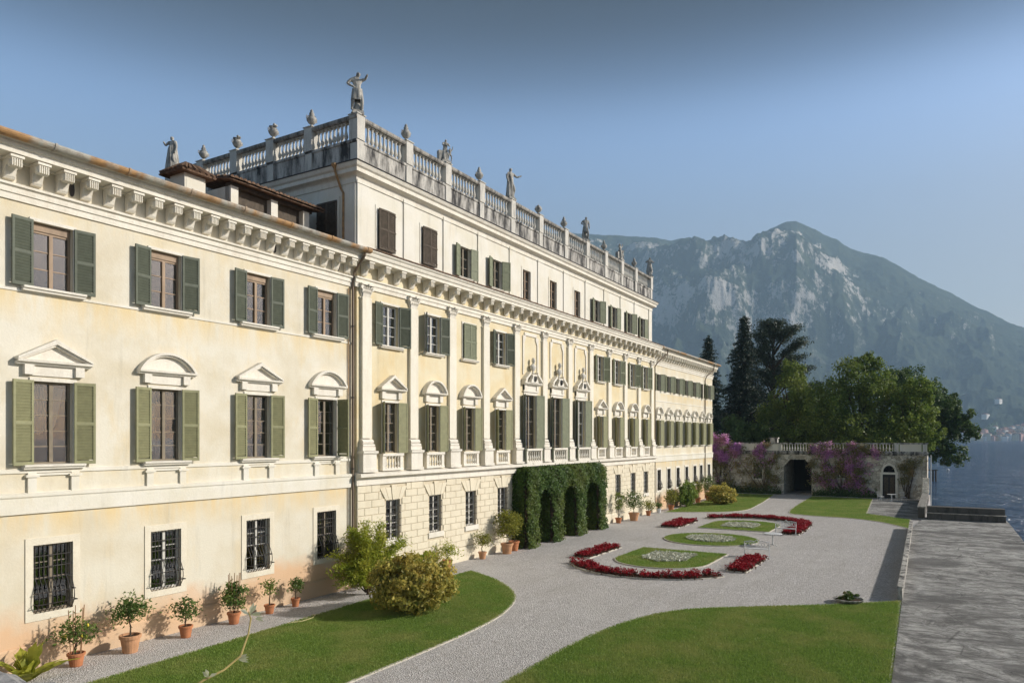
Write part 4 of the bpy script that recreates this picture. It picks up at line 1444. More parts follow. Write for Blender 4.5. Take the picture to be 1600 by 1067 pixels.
def statue(loc, h, larm, rarm, label, lean=0.0, rz=0.0, skirt=(.48, .16, .10), extra=None, seed=0, head=(0, 0)):
    t = thing('statue', label, 'statue', loc, rz, 'stone figures on the roof balustrade')
    z = .16
    MB().box(-.26, .26, -.24, .24, 0, .09).box(-.21, .21, -.2, .2, .091, .17).obj('plinth', 'statue', t)
    J, E_ = figure(h, larm, rarm, lean, head=head)
    put('figure', skin_figure(J, E_, 'figure'), t, (0, 0, z))
    if skirt:
        d = put('drapery', drape_mesh(h * skirt[0] if isinstance(skirt, tuple) else .5, h * skirt[1], h * skirt[2], 5, 2.0, seed=seed), t, (0, .01, z - .01 + (skirt[3] * h if len(skirt) > 3 else 0)))
    if extra:
        extra(t, h, z)
    return t


TOPZ = 20.205


def bulk(t, h, z):
    MB().lathe([(.15, 0), (.19, .2), (.13, .45), (.10, .62)], 9).obj('tree_stump', 'statue', t, (.05, .16, z - .02), True)


def cloak(t, h, z):
    put('cloak', drape_mesh(h * .62, h * .17, h * .08, 6, 1, seed=4), t, (.02, h * .07, z + h * .16))


def child(t, h, z):
    J, E_ = figure(h * .62, ((-.05, -.06, -.1), (.1, -.1, .05)), ((.08, -.02, .10), (-.02, -.05, .14)), .02)
    put('child_figure', skin_figure(J, E_, 'child_figure'), t, (.22, -.1, z))
    MB().box(-.36, -.14, -.05, .2, z - .02, z + .5).obj('block', 'statue', t)


statue((AX0 + .17, YB, TOPZ), 1.72, ((-.12, .0, -.13), (.15, -.07, -.09)), ((.10, -.05, .03), (.02, -.1, .06)),
       'weathered stone figure shading its brow on the corner post of the roof balustrade', -.02, R(-35), (.30, .145, .125, .28), bulk, 1, (.03, -.03))
statue((PX[2], YB, TOPZ), 1.12, ((-.06, -.08, -.13), (.12, -.08, .02)), ((.07, -.05, -.12), (-.1, -.08, .04)), 'two small embracing stone figures with a block on the roof balustrade', .03, R(-30), (.45, .17, .12), child, 2)
statue((PX[4], YB, TOPZ), 1.75, ARM_DOWN, ((.14, -.03, -.09), (.13, -.05, .06)), 'stone woman in a long gown holding one hand out on the roof balustrade', .0, R(-20), (.68, .15, .10), None, 3)
statue((PX[7], YB, TOPZ), 1.62, ((-.1, .02, -.12), (.13, -.03, -.05)), ARM_DOWN_R, 'stone man with one hand on his hip standing on the roof balustrade', .03, R(-45), (.26, .13, .11, .3), bulk, 4)
statue((PX[9], YB, TOPZ), 1.15, ((-.10, -.05, .05), (.03, -.02, .12)), ((.10, -.05, .05), (-.02, -.02, .14)), 'stone pair with raised arms and billowing cloth on the roof balustrade', 0, R(-10), (.55, .2, .17), child, 5)
statue((AX1 - .17, YB, TOPZ), 1.55, ((-.11, .02, -.1), (.1, -.1, .02)), ((.06, -.03, -.14), (.05, -.08, .05)), 'cloaked stone figure on the far corner post of the roof balustrade', .02, R(-60), (.5, .15, .11), cloak, 6)
statue((AX0 + .12, SIDEY[5], TOPZ), 1.72, ((-.09, -.04, -.1), (.02, -.1, .06)), ARM_DOWN_R, 'pale cloaked stone figure at the back corner of the roof balustrade', .02, R(-70), (.66, .19, .12), cloak, 7)


def urn(loc, kind, label, s=1.0):
    t = thing('stone_urn', label, 'urn', loc, 0, 'stone urns on the roof balustrade')
    MB().box(-.17 * s, .17 * s, -.17 * s, .17 * s, 0, .08 * s).lathe([(.13 * s, .08 * s), (.06 * s, .14 * s), (.06 * s, .18 * s)], 12).obj('foot', 'statue', t, smooth=False)
    MB().lathe([(.05 * s, .178 * s), (.14 * s, .24 * s), (.22 * s, .36 * s), (.24 * s, .44 * s), (.16 * s, .50 * s), (.19 * s, .54 * s)], 12).obj('bowl', 'statue', t, smooth=True)
    if kind == 0:
        MB().lathe([(.17 * s, .541 * s), (.10 * s, .60 * s), (.12 * s, .68 * s), (.06 * s, .76 * s), (.08 * s, .80 * s), (.01, .88 * s)], 10).obj('flame_finial', 'statue', t, smooth=True)
    elif kind == 1:
        m = MB()
        for k in range(12):
            a, e = k * 2.4, .05 + .1 * ((k * 7) % 5) / 5
            m.lathe([(.01, -.07), (.06, -.03), (.07, .02), (.02, .07)], 6, (e * 1.3 * math.cos(a) * s, e * 1.3 * math.sin(a) * s, (.58 + .035 * (k % 4)) * s))
        m.obj('fruit', 'statue', t, smooth=True)
    else:
        MB().lathe([(.18 * s, .541 * s), (.08 * s, .62 * s), (.03 * s, .66 * s), (.01, .72 * s)], 10).obj('lid', 'statue', t, smooth=True)
    for sgn in (-1, 1):
        MB().tube([(sgn * .2 * s, 0, .46 * s), (sgn * .30 * s, 0, .5 * s), (sgn * .31 * s, 0, .40 * s), (sgn * .21 * s, 0, .36 * s)], .025 * s, 6).obj('handle', 'statue', t)


for i, kd, lb in ((1, 0, 'stone urn between the corner figure and the embracing figures'), (3, 0, 'stone urn between the embracing figures and the gowned woman'),
                  (5, 2, 'lidded dark urn right after the gowned woman on the balustrade'), (6, 0, 'dark urn just before the man with hand on hip'),
                  (8, 0, 'urn between the man with hand on hip and the raised-arm pair'), (10, 0, 'urn between the raised-arm pair and the far corner figure')):
    urn((PX[i], YB, TOPZ), kd, lb)
for i, kd, lb in ((1, 0, 'flaming urn on the end balustrade, first post from the corner figure'), (2, 1, 'fruit-filled urn on the end balustrade, second post from the corner figure'),
                  (3, 1, 'fruit-filled urn on the end balustrade, third post from the corner figure'), (4, 0, 'pale urn on the end balustrade beside the back corner figure')):
    urn((AX0 + .12, SIDEY[i], TOPZ), kd, lb)
# ------------------------------------------------------------------ ivy porch
ivy = thing('ivy_porch', 'clipped ivy-covered porch of four piers before the three wooden doors', 'ivy porch', (41.2, PC, 0))
PIERS = [36.35, 39.5, 42.85, 46.35]
YF = -1.0
core = MB()
ZT = 4.55
for x in PIERS:
    core.box(x - .5, x + .5, YF + .12, -.3, 0, 3.449)
core.box(PIERS[0] - .3, PIERS[-1] + .3, YF + .14, -.3, 3.45, ZT - .3)
core.obj('dark_core', 'bark', ivy, (-41.2, -PC, 0))  # opaque dark brown core under the ivy leaves


def ivy_surface(n):
    """points and outward normals on the rounded ivy mass: piers, lintel with arched openings"""
    out_p, out_n = [], []
    x0, x1 = PIERS[0] - .68, PIERS[-1] + .70

    def solid(x, z):
        if z > 3.35:
            return True
        for p in PIERS:
            e = .66 + .10 * np.exp(-((z - .1) / .5) ** 2)
            if abs(x - p) < e:
                return True
        if z > 2.45:
            for a, b_ in zip(PIERS[:-1], PIERS[1:]):
                lo, hi = a + .66, b_ - .66
                if lo < x < hi:
                    edge = min(x - lo, hi - x)
                    if z > 3.35 - .85 * max(0, 1 - edge / .75) ** 2:
                        return True
        return False
    while len(out_p) < n:
        k = rng.random()
        x = x0 + (x1 - x0) * rng.random()
        z = ZT * rng.random()
        if k < .52:                                   # front
            ex = max(x0 + .75 - x, x - (x1 - .75), 0)
            ez = max(z - (ZT - .75), 0)
            if not solid(x, z) or math.hypot(ex, ez) > .75:
                continue
            rnd = max(0, (z - (ZT - .45)) / .45)
            out_p.append((x, YF - .12 + .35 * rnd ** 2 + .11 * math.sin(3 * x + 2 * z) * math.sin(2.2 * z + x) - .1 * math.exp(-z / .25), z))
            out_n.append((0, -1, .3 + rnd))
        elif k < .82:                                 # sides of the piers
            p = PIERS[rng.integers(4)]
            s = 1 if rng.random() < .5 else -1
            e = .66 + .10 * math.exp(-(z / .5) ** 2)
            end = (p == PIERS[0] and s < 0) or (p == PIERS[-1] and s > 0)
            if z > 3.3 and not end:
                continue
            rnd = max(0, (z - (ZT - .5)) / .5)
            y = YF + .1 + (-.18 - YF) * rng.random()
            cut = (.75 - math.sqrt(max(0, .75 ** 2 - max(0, z - ZT + .75) ** 2))) if end else 0
            out_p.append((p + s * (e - cut), y, z))
            out_n.append((s, 0, .2 + rnd))
        else:                                         # top and arch undersides
            y = YF + .1 + (-.18 - YF) * rng.random()
            if rng.random() < .6:
                ex = max(x0 + .75 - x, x - (x1 - .75), 0)
                out_p.append((x, y, ZT - .08 + .05 * math.sin(2.3 * x) - .75 + math.sqrt(max(.01, .75 ** 2 - min(ex, .74) ** 2))))
                out_n.append((0, -.3, 1))
            else:
                if solid(x, 2.7):
                    continue
                ed = min(min(abs(x - p - .66), abs(x - p + .66)) for p in PIERS)
                out_p.append((x, y, 3.33 - .85 * max(0, 1 - ed / .75) ** 2))
                out_n.append((0, 0, -1))
    return np.array(out_p), np.array(out_n)


ip, inn = ivy_surface(52000)
ip += rng.normal(size=ip.shape) * .05
sh_ = rng.random(len(ip)) < .07
ip[sh_] += inn[sh_] * (rng.random((sh_.sum(), 1)) * .16) + rng.normal(size=(sh_.sum(), 3)) * .04
ip[:, 2] = np.maximum(ip[:, 2], .01)
o = put('foliage', leaves('foliage', ip - np.array([41.2, PC, 0]), .055, 'lf_ivy', .75, inn, .75), ivy)


# ------------------------------------------------------------------ plants
def blob_points(n, c, r, shell=.55, lumps=0, seed=0, zmin=None):
    """points through a lumpy ellipsoid, denser to the outside, made of clumps"""
    rr = np.random.default_rng(seed)
    c, r = np.array(c, float), np.array(r, float)
    if lumps:
        d = rr.normal(size=(lumps, 3))
        d /= np.linalg.norm(d, axis=1, keepdims=True)
        cc = d * (rr.random((lumps, 1)) ** .42) * .90
        k = rr.integers(lumps, size=n)
        e = rr.normal(size=(n, 3))
        e /= np.linalg.norm(e, axis=1, keepdims=True)
        sz = (.13 + .19 * rr.random(lumps))[k][:, None]
        p = cc[k] + e * sz * (rr.random((n, 1)) ** .5)
        nn = e * .6 + d[k] * .6
    else:
        e = rr.normal(size=(n, 3))
        e /= np.linalg.norm(e, axis=1, keepdims=True)
        rad = 1 - shell * rr.random((n, 1)) ** 2
        wob = 1 + .16 * np.sin(5 * e[:, :1] + seed) * np.sin(6 * e[:, 1:2] + 2 * seed) + .12 * np.sin(9 * e[:, 2:] + seed)
        p = e * rad * wob
        nn = e
    p = c + p * r
    if zmin is not None:
        k = p[:, 2] > zmin
        p, nn = p[k], nn[k]
    return p, nn


def pot_mesh(h, r, mat):
    return cached(('pot', h, r, mat), lambda: MB().lathe([(r * .66, 0), (r * .70, .02), (r * .92, h * .80), (r * .93, h * .82), (r * 1.04, h * .82), (r * 1.06, h * .97), (r * 1.0, h), (r * .88, h), (r * .86, h * .86)], 20).mesh('pot', mat, False))


def potted(loc, ph, pr, pmat, th, tw, n, label, leaf='lf_lemon', ls=.055, trunk=.4, fruit=0, canes=0, sd=0, blossoms=0, cat='potted plant', group=None):
    t = thing('potted_plant', label, cat, loc, 0, group)
    put('pot', pot_mesh(ph, pr, pmat), t)
    MB().lathe([(pr * .87, ph * .88), (.01, ph * .9)], 14).obj('soil', 'soil', t)
    rr = random.Random(sd)
    m = MB()
    top = ph + th
    zc = ph + th * trunk
    m.tube([(0, 0, ph * .85), (rr.uniform(-.04, .04), rr.uniform(-.04, .04), ph + th * trunk * .5), (rr.uniform(-.05, .05), 0, zc), (rr.uniform(-.05, .05), 0, top - .15)], [.028, .022, .017, .008], 6)
    cl = []
    nb = 9
    for k in range(nb):
        a = 2.4 * k + rr.random()
        e = tw * .5 * (.55 + .45 * rr.random())
        zz = zc + (top - zc) * (.08 + .85 * k / nb)
        e *= (1.0 - .55 * abs(k / nb - .4))
        tip = (e * math.cos(a), e * math.sin(a), zz + .06 * rr.random())
        m.tube([(0, 0, zz - .22 * th * (.4 + .6 * rr.random())), (tip[0] * .5, tip[1] * .5, zz - .04), tip], [.012, .009, .004], 5)
        cl.append(tip)
        cl.append((tip[0] * .6, tip[1] * .6, zz + .03))
    cl.append((0, 0, top - .08))
    m.obj('stem', 'bark', t)
    cl = np.array(cl)
    k = rng.integers(len(cl), size=n)
    sp_ = .17 * tw
    pts = cl[k] + rng.normal(size=(n, 3)) * np.array([sp_, sp_, sp_ * .85]) * .75
    pts[:, 2] = np.maximum(pts[:, 2], ph * 1.02)
    put('foliage', leaves('foliage', pts, ls, leaf, .42, None, 1, .35), t)
    for i in range(fruit):
        q = pts[rng.integers(n)]
        f_ = MB().lathe([(.005, -.05), (.025, -.035), (.034, 0), (.025, .035), (.005, .055)], 8).obj('lemon', 'lemon', t, tuple(q), True)
    if canes:
        m = MB()
        for i in range(canes):
            a = 6.283 * i / canes
            m.tube([(pr * .6 * math.cos(a), pr * .6 * math.sin(a), ph * .85), (pr * .9 * math.cos(a) + .02, pr * .9 * math.sin(a), top + .32 + .12 * rr.random())], .012, 5)
        m.obj('canes', 'stick', t)
    if blossoms:
        pts2 = pts[rng.integers(n, size=blossoms)] + rng.normal(size=(blossoms, 3)) * .02
        put('blossom', leaves('blossom', pts2, .035, 'fl_white', .8), t)
    return t


M['lemon'] = plain('lemon_skin', (0.75, 0.60, 0.06), 0.45, 0.4, var=0.08)
potted((10.95, -.80, 0), .37, .225, 'terracotta', .85, 1.15, 620, 'potted lemon with yellow fruit and thin canes in an orange pot under the villa wall', fruit=6, canes=5, sd=1, trunk=.3)
potted((12.47, -.85, 0), .52, .29, 'terra_pale', 1.0, 1.05, 900, 'potted lemon tree with bare bent trunk in a wide sandy clay pot', sd=2, trunk=.45)
potted((14.31, -.82, 0), .38, .21, 'terracotta', .82, .85, 520, 'potted lemon with bunched dark leaves in a small orange pot below the second grilled window', sd=3, trunk=.25)
potted((16.2, -.72, 0), .40, .22, 'terracotta', .92, .85, 1200, 'dense potted shrub with tall canes around it in a terracotta pot', canes=7, sd=4, trunk=.2, blossoms=14)
potted((17.8, -.62, 0), .33, .19, 'terracotta', .85, .75, 240, 'thin sparse potted sapling in a red clay pot by the villa wall', leaf='lf_tree', sd=5, trunk=.45)
potted((19.05, -.58, 0), .32, .165, 'terracotta', .68, .55, 330, 'small round-headed potted lemon in the smallest red clay pot beside the feathery shrub', sd=6, trunk=.4)
potted((28.4, -.80, 0), .42, .25, 'terracotta', .72, 1.15, 620, 'low spreading potted plant in a red clay pot beside the stone block wall', leaf='lf_shrub', sd=7, trunk=.2)
potted((31.6, -.75, 0), .38, .22, 'terra_pale', .95, .95, 600, 'leafy potted lemon in a pale clay pot before the stone block wall', leaf='lf_yel', sd=8, trunk=.35)
potted((33.75, -.95, 0), .58, .34, 'terra_pale', 1.65, 1.45, 1500, 'tall yellow-green potted lemon in a big pale pot beside the ivy porch', leaf='lf_yel', ls=.07, sd=9, trunk=.25)
potted((34.85, -.75, 0), .55, .30, 'terracotta', 1.5, 1.1, 900, 'yellow-green potted lemon in a red pot squeezed between the big pale pot and the ivy', leaf='lf_yel', ls=.065, sd=10, trunk=.4)
potted((52.3, -1.1, 0), .62, .40, 'terra_pale', 1.45, 1.5, 1000, 'large potted lemon with whitish blossom in a pale pot past the ivy porch', ls=.07, sd=11, trunk=.3, blossoms=40)
potted((50.2, -.7, 0), .4, .25, 'terracotta', 1.9, .8, 500, 'tall slim potted shrub just behind the ivy porch', leaf='lf_tree', ls=.07, sd=19, trunk=.3)
potted((56.3, -.8, 0), .40, .22, 'terracotta', .75, 1.1, 420, 'small spreading potted plant past the large blossoming lemon', leaf='lf_yel', ls=.07, sd=12, trunk=.2)
potted((58.8, -.8, 0), .38, .22, 'whitepaint', .4, .7, 260, 'low plant in a small white pot by the villa wall', leaf='lf_lemon', ls=.07, sd=13, trunk=.2)
potted((61.6, -.95, 0), .45, .28, 'terracotta', 1.3, 1.2, 700, 'yellow-green potted lemon in a red pot before the leafy wall shrub', leaf='lf_yel', ls=.08, sd=14, trunk=.2)
potted((70.2, -.8, 0), .5, .3, 'terracotta', 1.5, 1.1, 600, 'potted lemon in a red pot just past the leafy wall shrub', leaf='lf_yel', ls=.08, sd=15, trunk=.3)
potted((73.6, -.9, 0), .55, .34, 'terracotta', 1.8, 1.4, 800, 'darker potted lemon in a broad red pot near the far end of the villa', ls=.08, sd=16, trunk=.3)
potted((76.6, -.8, 0), .5, .3, 'terracotta', 1.0, .9, 300, 'last red clay pot with a low plant at the far end of the villa wall', ls=.08, sd=17, trunk=.2)


def bush(loc, r, n, leaf, ls, label, lumps=60, sd=0, cat='bush', core=None, stems=True, flat=0.0):
    t = thing('bush', label, cat, loc)
    p, nn = blob_points(n, (0, 0, r[2] * .92), r, .5, lumps, sd, 0.02)
    p2, n2 = blob_points(n // 4, (0, 0, r[2] * .85), (r[0] * .8, r[1] * .8, r[2] * .82), .3, 0, sd + 3, 0.02)
    put('foliage', leaves('foliage', np.vstack([p, p2]), ls, leaf, .55, np.vstack([nn, n2]), 1.0, .4, flat), t)
    m = MB()
    rr = random.Random(sd)
    for k in range(9):
        a = 6.283 * k / 9 + rr.random()
        e = r[0] * .6 * rr.random() + .2
        m.tube([(0, 0, -.05), (e * .4 * math.cos(a), e * .4 * math.sin(a), r[2] * .6), (e * math.cos(a), e * math.sin(a), r[2] * 1.3)], [.04, .03, .012], 5)
    m.obj('stem', 'bark', t)
    return t


bush((20.75, -4.85, 0), (1.72, 1.6, 1.12), 11500, 'lf_bush', .075, 'rounded golden-leaved bush on the lawn next to the feathery shrub', 90, 21)
bush((69.5, -3.3, 0), (1.75, 1.6, 0.98), 5000, 'lf_bush', .10, 'rounded golden bush on the far small lawn', 60, 22)
bush((65.6, -1.15, 0), (1.9, .8, 1.30), 5000, 'lf_tree3', .09, 'tall leafy green shrub against the far wing wall', 50, 23)
bush((73.8, -2.2, 0), (1.0, .9, .95), 2200, 'lf_bush', .10, 'dull gold shrub between the far golden bush and the last wall pots', 40, 24)
bush((26.1, -.95, 0), (1.3, .55, .62), 2600, 'lf_shrub', .06, 'low green shrub by the stone block wall behind the golden bush', 30, 25)
# feathery shrub with an open, spiky outline
t = thing('feathery_shrub', 'tall loose yellow-green feathery shrub against the villa wall by the downpipes', 'shrub', (22.0, -1.5, 0))
m = MB()
pts, nrm = [], []
rr = random.Random(5)
for k in range(38):
    a = rr.random() * 6.283
    ln = rr.uniform(1.0, 2.3)
    el = rr.uniform(.12, 1.35)
    base = Vector((rr.uniform(-.25, .25), rr.uniform(-.2, .2), rr.uniform(.3, 1.1)))
    dr = Vector((math.cos(a) * math.cos(el) * 1.05, math.sin(a) * math.cos(el) * .52, math.sin(el)))
    tip = base + dr * ln
    m.tube([base * .3, base, base + dr * ln * .5 + Vector((0, 0, .1)), tip], [.035, .028, .016, .005], 5)
    for j in range(17):
        c = base + dr * ln * (.25 + .75 * j / 16) + Vector((0, 0, .1 * math.sin(j / 16 * 3.1)))
        nl = 22
        q = rng.normal(size=(nl, 3)) * np.array([.15, .13, .085]) + np.array(c)
        pts.append(q)
put('foliage', leaves('foliage', np.vstack(pts), .075, 'lf_shrub', .28, None, 1, .4, .45), t)
m.tube([(0, 0, -.05), (.05, 0, .6), (.1, .05, 1.7)], [.07, .06, .03], 7)
m.obj('stem', 'bark', t)
# acanthus-like plant at the wall foot by the terrace parapet
t = thing('broadleaf_plant', 'bright yellow-green large-leaved plant at the wall foot behind the rough stone parapet', 'plant', (9.55, -1.1, 0))
m = MB()
rr = random.Random(11)
for k in range(30):
    a = rr.random() * 6.283
    L, el = rr.uniform(.7, 1.6), rr.uniform(.6, 1.4)
    d = Vector((math.cos(a) * math.cos(el), math.sin(a) * math.cos(el), math.sin(el)))
    sd_ = d.cross(Vector((0, 0, 1))).normalized()
    prev = None
    n = 8
    for j in range(n + 1):
        s_ = j / n
        c = d * L * s_ + Vector((0, 0, -.32 * L * s_ * s_))
        wv_ = .16 * L * math.sin(min(1, s_ * 1.15 + .06) * math.pi) ** .7 * (1 if j % 2 else .62) + .004
        cur = (c - sd_ * wv_ + Vector((0, 0, .02)), c, c + sd_ * wv_ + Vector((0, 0, .02)))
        if prev:
            m.add([*prev, *cur], [(0, 1, 4, 3), (1, 2, 5, 4)])
        prev = cur
m.obj('leaf', 'lf_acan', t)
# ------------------------------------------------------------------ parterre
PCX, PCY = 44.9, -9.05


def lawn_bed(poly, label, white, sd):
    t = thing('flower_bed', label, 'flower bed', (PCX, PCY, 0), 0, None)
    put('turf', poly_sheet('turf', [(x, y) for x, y in poly], .05, 'lawn'), t)
    edging(poly + [poly[0]], .07, .052, t, 'edging')
    q = scatter(poly, 700)
    n = len(q)
    v = np.empty((n, 3, 3))
    a = rng.random(n) * 6.28
    v[:, 0] = np.c_[q[:, 0] - .012 * np.cos(a), q[:, 1] - .012 * np.sin(a), np.full(n, .045)]
    v[:, 1] = np.c_[q[:, 0] + .012 * np.cos(a), q[:, 1] + .012 * np.sin(a), np.full(n, .045)]
    v[:, 2] = np.c_[q + rng.normal(size=(n, 2)) * .02, .08 + .04 * rng.random(n)]
    struct(put('grass', mesh_np('grass', v.reshape(-1, 3), np.arange(n * 3).reshape(n, 3), 'grassblade'), t), 'stuff')
    w = scatter(white, 330)
    p = np.c_[w, .06 + .10 * rng.random(len(w))]
    put('silver_leaved_plants', leaves('silver_leaved_plants', p, .065, 'fl_white', .6, None, 1, .4, .4), t)
    return t


def arcp(cx, cy, r, a0, a1, n):
    return [(cx + r * math.cos(R(a0 + (a1 - a0) * k / n)), cy + r * math.sin(R(a0 + (a1 - a0) * k / n))) for k in range(n + 1)]


circ = arcp(0, 0, 2.85, 0, 360, 40)[:-1]
lawn_bed(circ, 'round turf bed with a white planted disc at the centre of the parterre', arcp(0, 0, 1.5, 0, 360, 24)[:-1], 1)
for s, lb in ((-1, 'rounded turf bed with white plants enclosed by the sparse red crescent'), (1, 'rounded turf bed with white plants enclosed by the dense red crescent by the far bench')):
    pl = [(s * 5.4, -2.4), (s * 9.2, -2.4)] + [(s * (9.2 + 2.2 * math.sin(R(k))), -2.4 * math.cos(R(k))) for k in range(15, 180, 15)] + [(s * 9.2, 2.4), (s * 5.4, 2.4)]
    wh = [(s * 6.7, -1.15), (s * 9.0, -1.15), (s * 9.8, 0), (s * 9.0, 1.15), (s * 6.7, 1.15)]
    if s > 0:
        pass
    lawn_bed(pl, lb, wh, 2)


def red_bed(poly, label, dens, sd):
    t = thing('flower_bed', label, 'flower bed', (PCX, PCY, 0), 0, 'red flower beds of the parterre')
    put('soil', poly_sheet('soil', poly, .03, 'soil'), t)
    edging(poly + [poly[0]], .06, .06, t)
    q = scatter(poly, 16 * dens)                     # plants
    # foliage
    n = len(q)
    k = np.repeat(np.arange(n), 26)
    p = np.c_[q[k] + rng.normal(size=(len(k), 2)) * .085, .03 + .14 * rng.random(len(k))]
    put('foliage', leaves('foliage', p, .05, 'fl_leaf', .55), t)
    k = np.repeat(np.arange(n), 30)
    hz = (.20 + .13 * rng.random(n))[k]
    sp2 = q[k] + (rng.normal(size=(len(k), 2)) * .075)
    p = np.c_[sp2, .11 + (hz - .08) * rng.random(len(k)) ** .7]
    put('blossom', leaves('blossom', p, .042, 'fl_red', .55), t)
    return t


def band_poly(s, a0, a1, r0=3.45, r1=4.35):
    o_ = [(s * (9.9 + r1 * math.cos(R(a))), r1 * math.sin(R(a))) for a in np.linspace(a0, a1, 22)]
    i_ = [(s * (9.9 + r0 * math.cos(R(a))), r0 * math.sin(R(a))) for a in np.linspace(a1, a0, 22)]
    return o_ + i_


red_bed(band_poly(-1, -63, 63), 'sparse red crescent flower bed with soil showing, nearer the ivy porch doors', .95, 1)
red_bed(band_poly(1, -88, 60), 'dense dark red crescent flower bed behind the far bench', 2.0, 2)
for (xa, xb, ya, yb, lb, dn) in ((-10.4, -6.05, 3.5, 4.35, 'short red flower strip on the villa side of the sparse crescent', 1.4), (-10.4, -6.0, -4.5, -3.6, 'short red flower strip on the lake side beside the first bench', 1.7),
                                 (4.5, 9.1, 3.55, 4.75, 'short red flower strip on the villa side before the dense crescent', 1.9), (4.9, 9.3, -4.35, -3.4, 'short red flower strip under the far bench', 1.7)):
    red_bed([(xa, ya), (xb, ya), (xb, yb), (xa, yb)], lb, dn, 3)


# ------------------------------------------------------------------ garden furniture
def bench(loc, rz, label):
    t = thing('bench', label, 'bench', loc, rz, 'white iron benches by the parterre')
    w = .62
    m = MB()
    for k in range(5):
        m.box(-w, w, -.2 + .085 * k, -.14 + .085 * k, .42, .445)
    m.obj('seat', 'whitepaint', t)
    m = MB()
    m.tube([(-w, .24, .45), (-w, .28, .82), (-.3, .285, .87), (-.12, .285, .84), (0, .285, .93), (.12, .285, .84), (.3, .285, .87), (w, .28, .82), (w, .24, .45)], .026, 6)
    m.tube([(-w, .25, .55), (w, .25, .55)], .018, 5)
    for k in range(7):
        x = -w + .15 + (2 * w - .3) * k / 6
        c = [(x + .075 * math.cos(a), .265, .69 + .10 * math.sin(a)) for a in np.linspace(0, 6.283, 11)]
        m.tube(c, .016, 4)
    m.obj('backrest', 'whitepaint', t)
    for sx in (-w, w):
        MB().tube([(sx, .24, .45), (sx, .27, .2), (sx, .33, 0)], .018, 6).obj('leg', 'whitepaint', t)
        MB().tube([(sx, -.2, .43), (sx, -.22, .2), (sx, -.26, 0)], .018, 6).obj('leg', 'whitepaint', t)
        MB().tube([(sx, .27, .68), (sx, .0, .66), (sx, -.2, .64), (sx, -.24, .56), (sx, -.2, .43)], .016, 6).obj('armrest', 'whitepaint', t)


bench((39.7, -12.95, 0), R(90 + 8), 'white iron garden bench beside the sparse red strip facing the round table')
bench((49.6, -12.65, 0), R(-82), 'white iron garden bench in front of the dense red crescent')
t = thing('round_table', 'round white pedestal table between the two white benches', 'table', (44.1, -12.9, 0))
MB().lathe([(.02, .70), (.50, .705), (.53, .72), (.53, .74), (.50, .755), (.02, .76)], 28).obj('table_top', 'whitepaint', t)
MB().lathe([(.03, .05), (.06, .1), (.035, .2), (.03, .5), (.055, .62), (.1, .70)], 10).obj('pedestal', 'whitepaint', t, smooth=True)
for k in range(3):
    MB().tube([(0, 0, .10), (.2 * math.cos(R(120 * k)), .2 * math.sin(R(120 * k)), .09), (.3 * math.cos(R(120 * k)), .3 * math.sin(R(120 * k)), .0)], .025, 6).obj('foot', 'whitepaint', t, rz=0)


def chair(loc, rz, label):
    t = thing('garden_chair', label, 'chair', loc, rz, 'white garden chairs on the loggia terrace')
    MB().box(-.22, .22, -.22, .22, .42, .45).obj('seat', 'whitepaint', t)
    m = MB()
    for k in range(5):
        m.tube([(-.2 + .1 * k, .21, .45), (-.2 + .1 * k, .30, .92)], .012, 5)
    m.tube([(-.22, .3, .92), (0, .31, .97), (.22, .3, .92)], .016, 5)
    m.obj('backrest', 'whitepaint', t)
    for sx in (-.2, .2):
        for sy in (-.2, .2):
            MB().tube([(sx, sy, .43), (sx * 1.15, sy * 1.15, 0)], .016, 5).obj('leg', 'whitepaint', t)


chair((81.6, -16.1, .02), R(60), 'white garden chair between the arched door and the small terrace table')
chair((81.6, -18.1, .02), R(-70), 'white garden chair between the small terrace table and the lakeside wall')
t = thing('terrace_table', 'small white table between two chairs before the arched loggia door', 'table', (81.2, -17.1, .02))
MB().lathe([(.02, .69), (.40, .70), (.42, .73), (.02, .74)], 20).obj('table_top', 'whitepaint', t)
MB().lathe([(.20, 0), (.05, .06), (.035, .4), (.08, .69)], 10).obj('pedestal', 'whitepaint', t)
# low bowl planter on the gravel by the lawn
t = thing('bowl_planter', 'low stone bowl of mixed plants at the lawn edge near the parapet', 'planter', (30.35, -18.35, 0))
MB().lathe([(.32, 0), (.50, .10), (.56, .17), (.52, .18), (.46, .13)], 22).obj('bowl', 'weather', t)
MB().lathe([(.48, .13), (.02, .15)], 16).obj('soil', 'soil', t)
p, nn = blob_points(420, (0, 0, .26), (.42, .42, .16), .5, 14, 3)
put('foliage', leaves('foliage', p, .06, 'lf_lemon', .5), t)
p, nn = blob_points(120, (-.26, .12, .36), (.16, .16, .14), .5, 5, 4)
put('dark_foliage', leaves('dark_foliage', p, .06, 'lf_boug2', .4), t)
tag(MB().tube([(17.05, -2.40, .05), (17.5, -2.62, .055), (18.0, -2.58, .055), (18.35, -2.35, .05), (18.4, -2.15, .03)], .02, 7).obj('garden_hose', 'hose'), 'short loop of pale yellow hose lying across the lawn edge', 'hose')

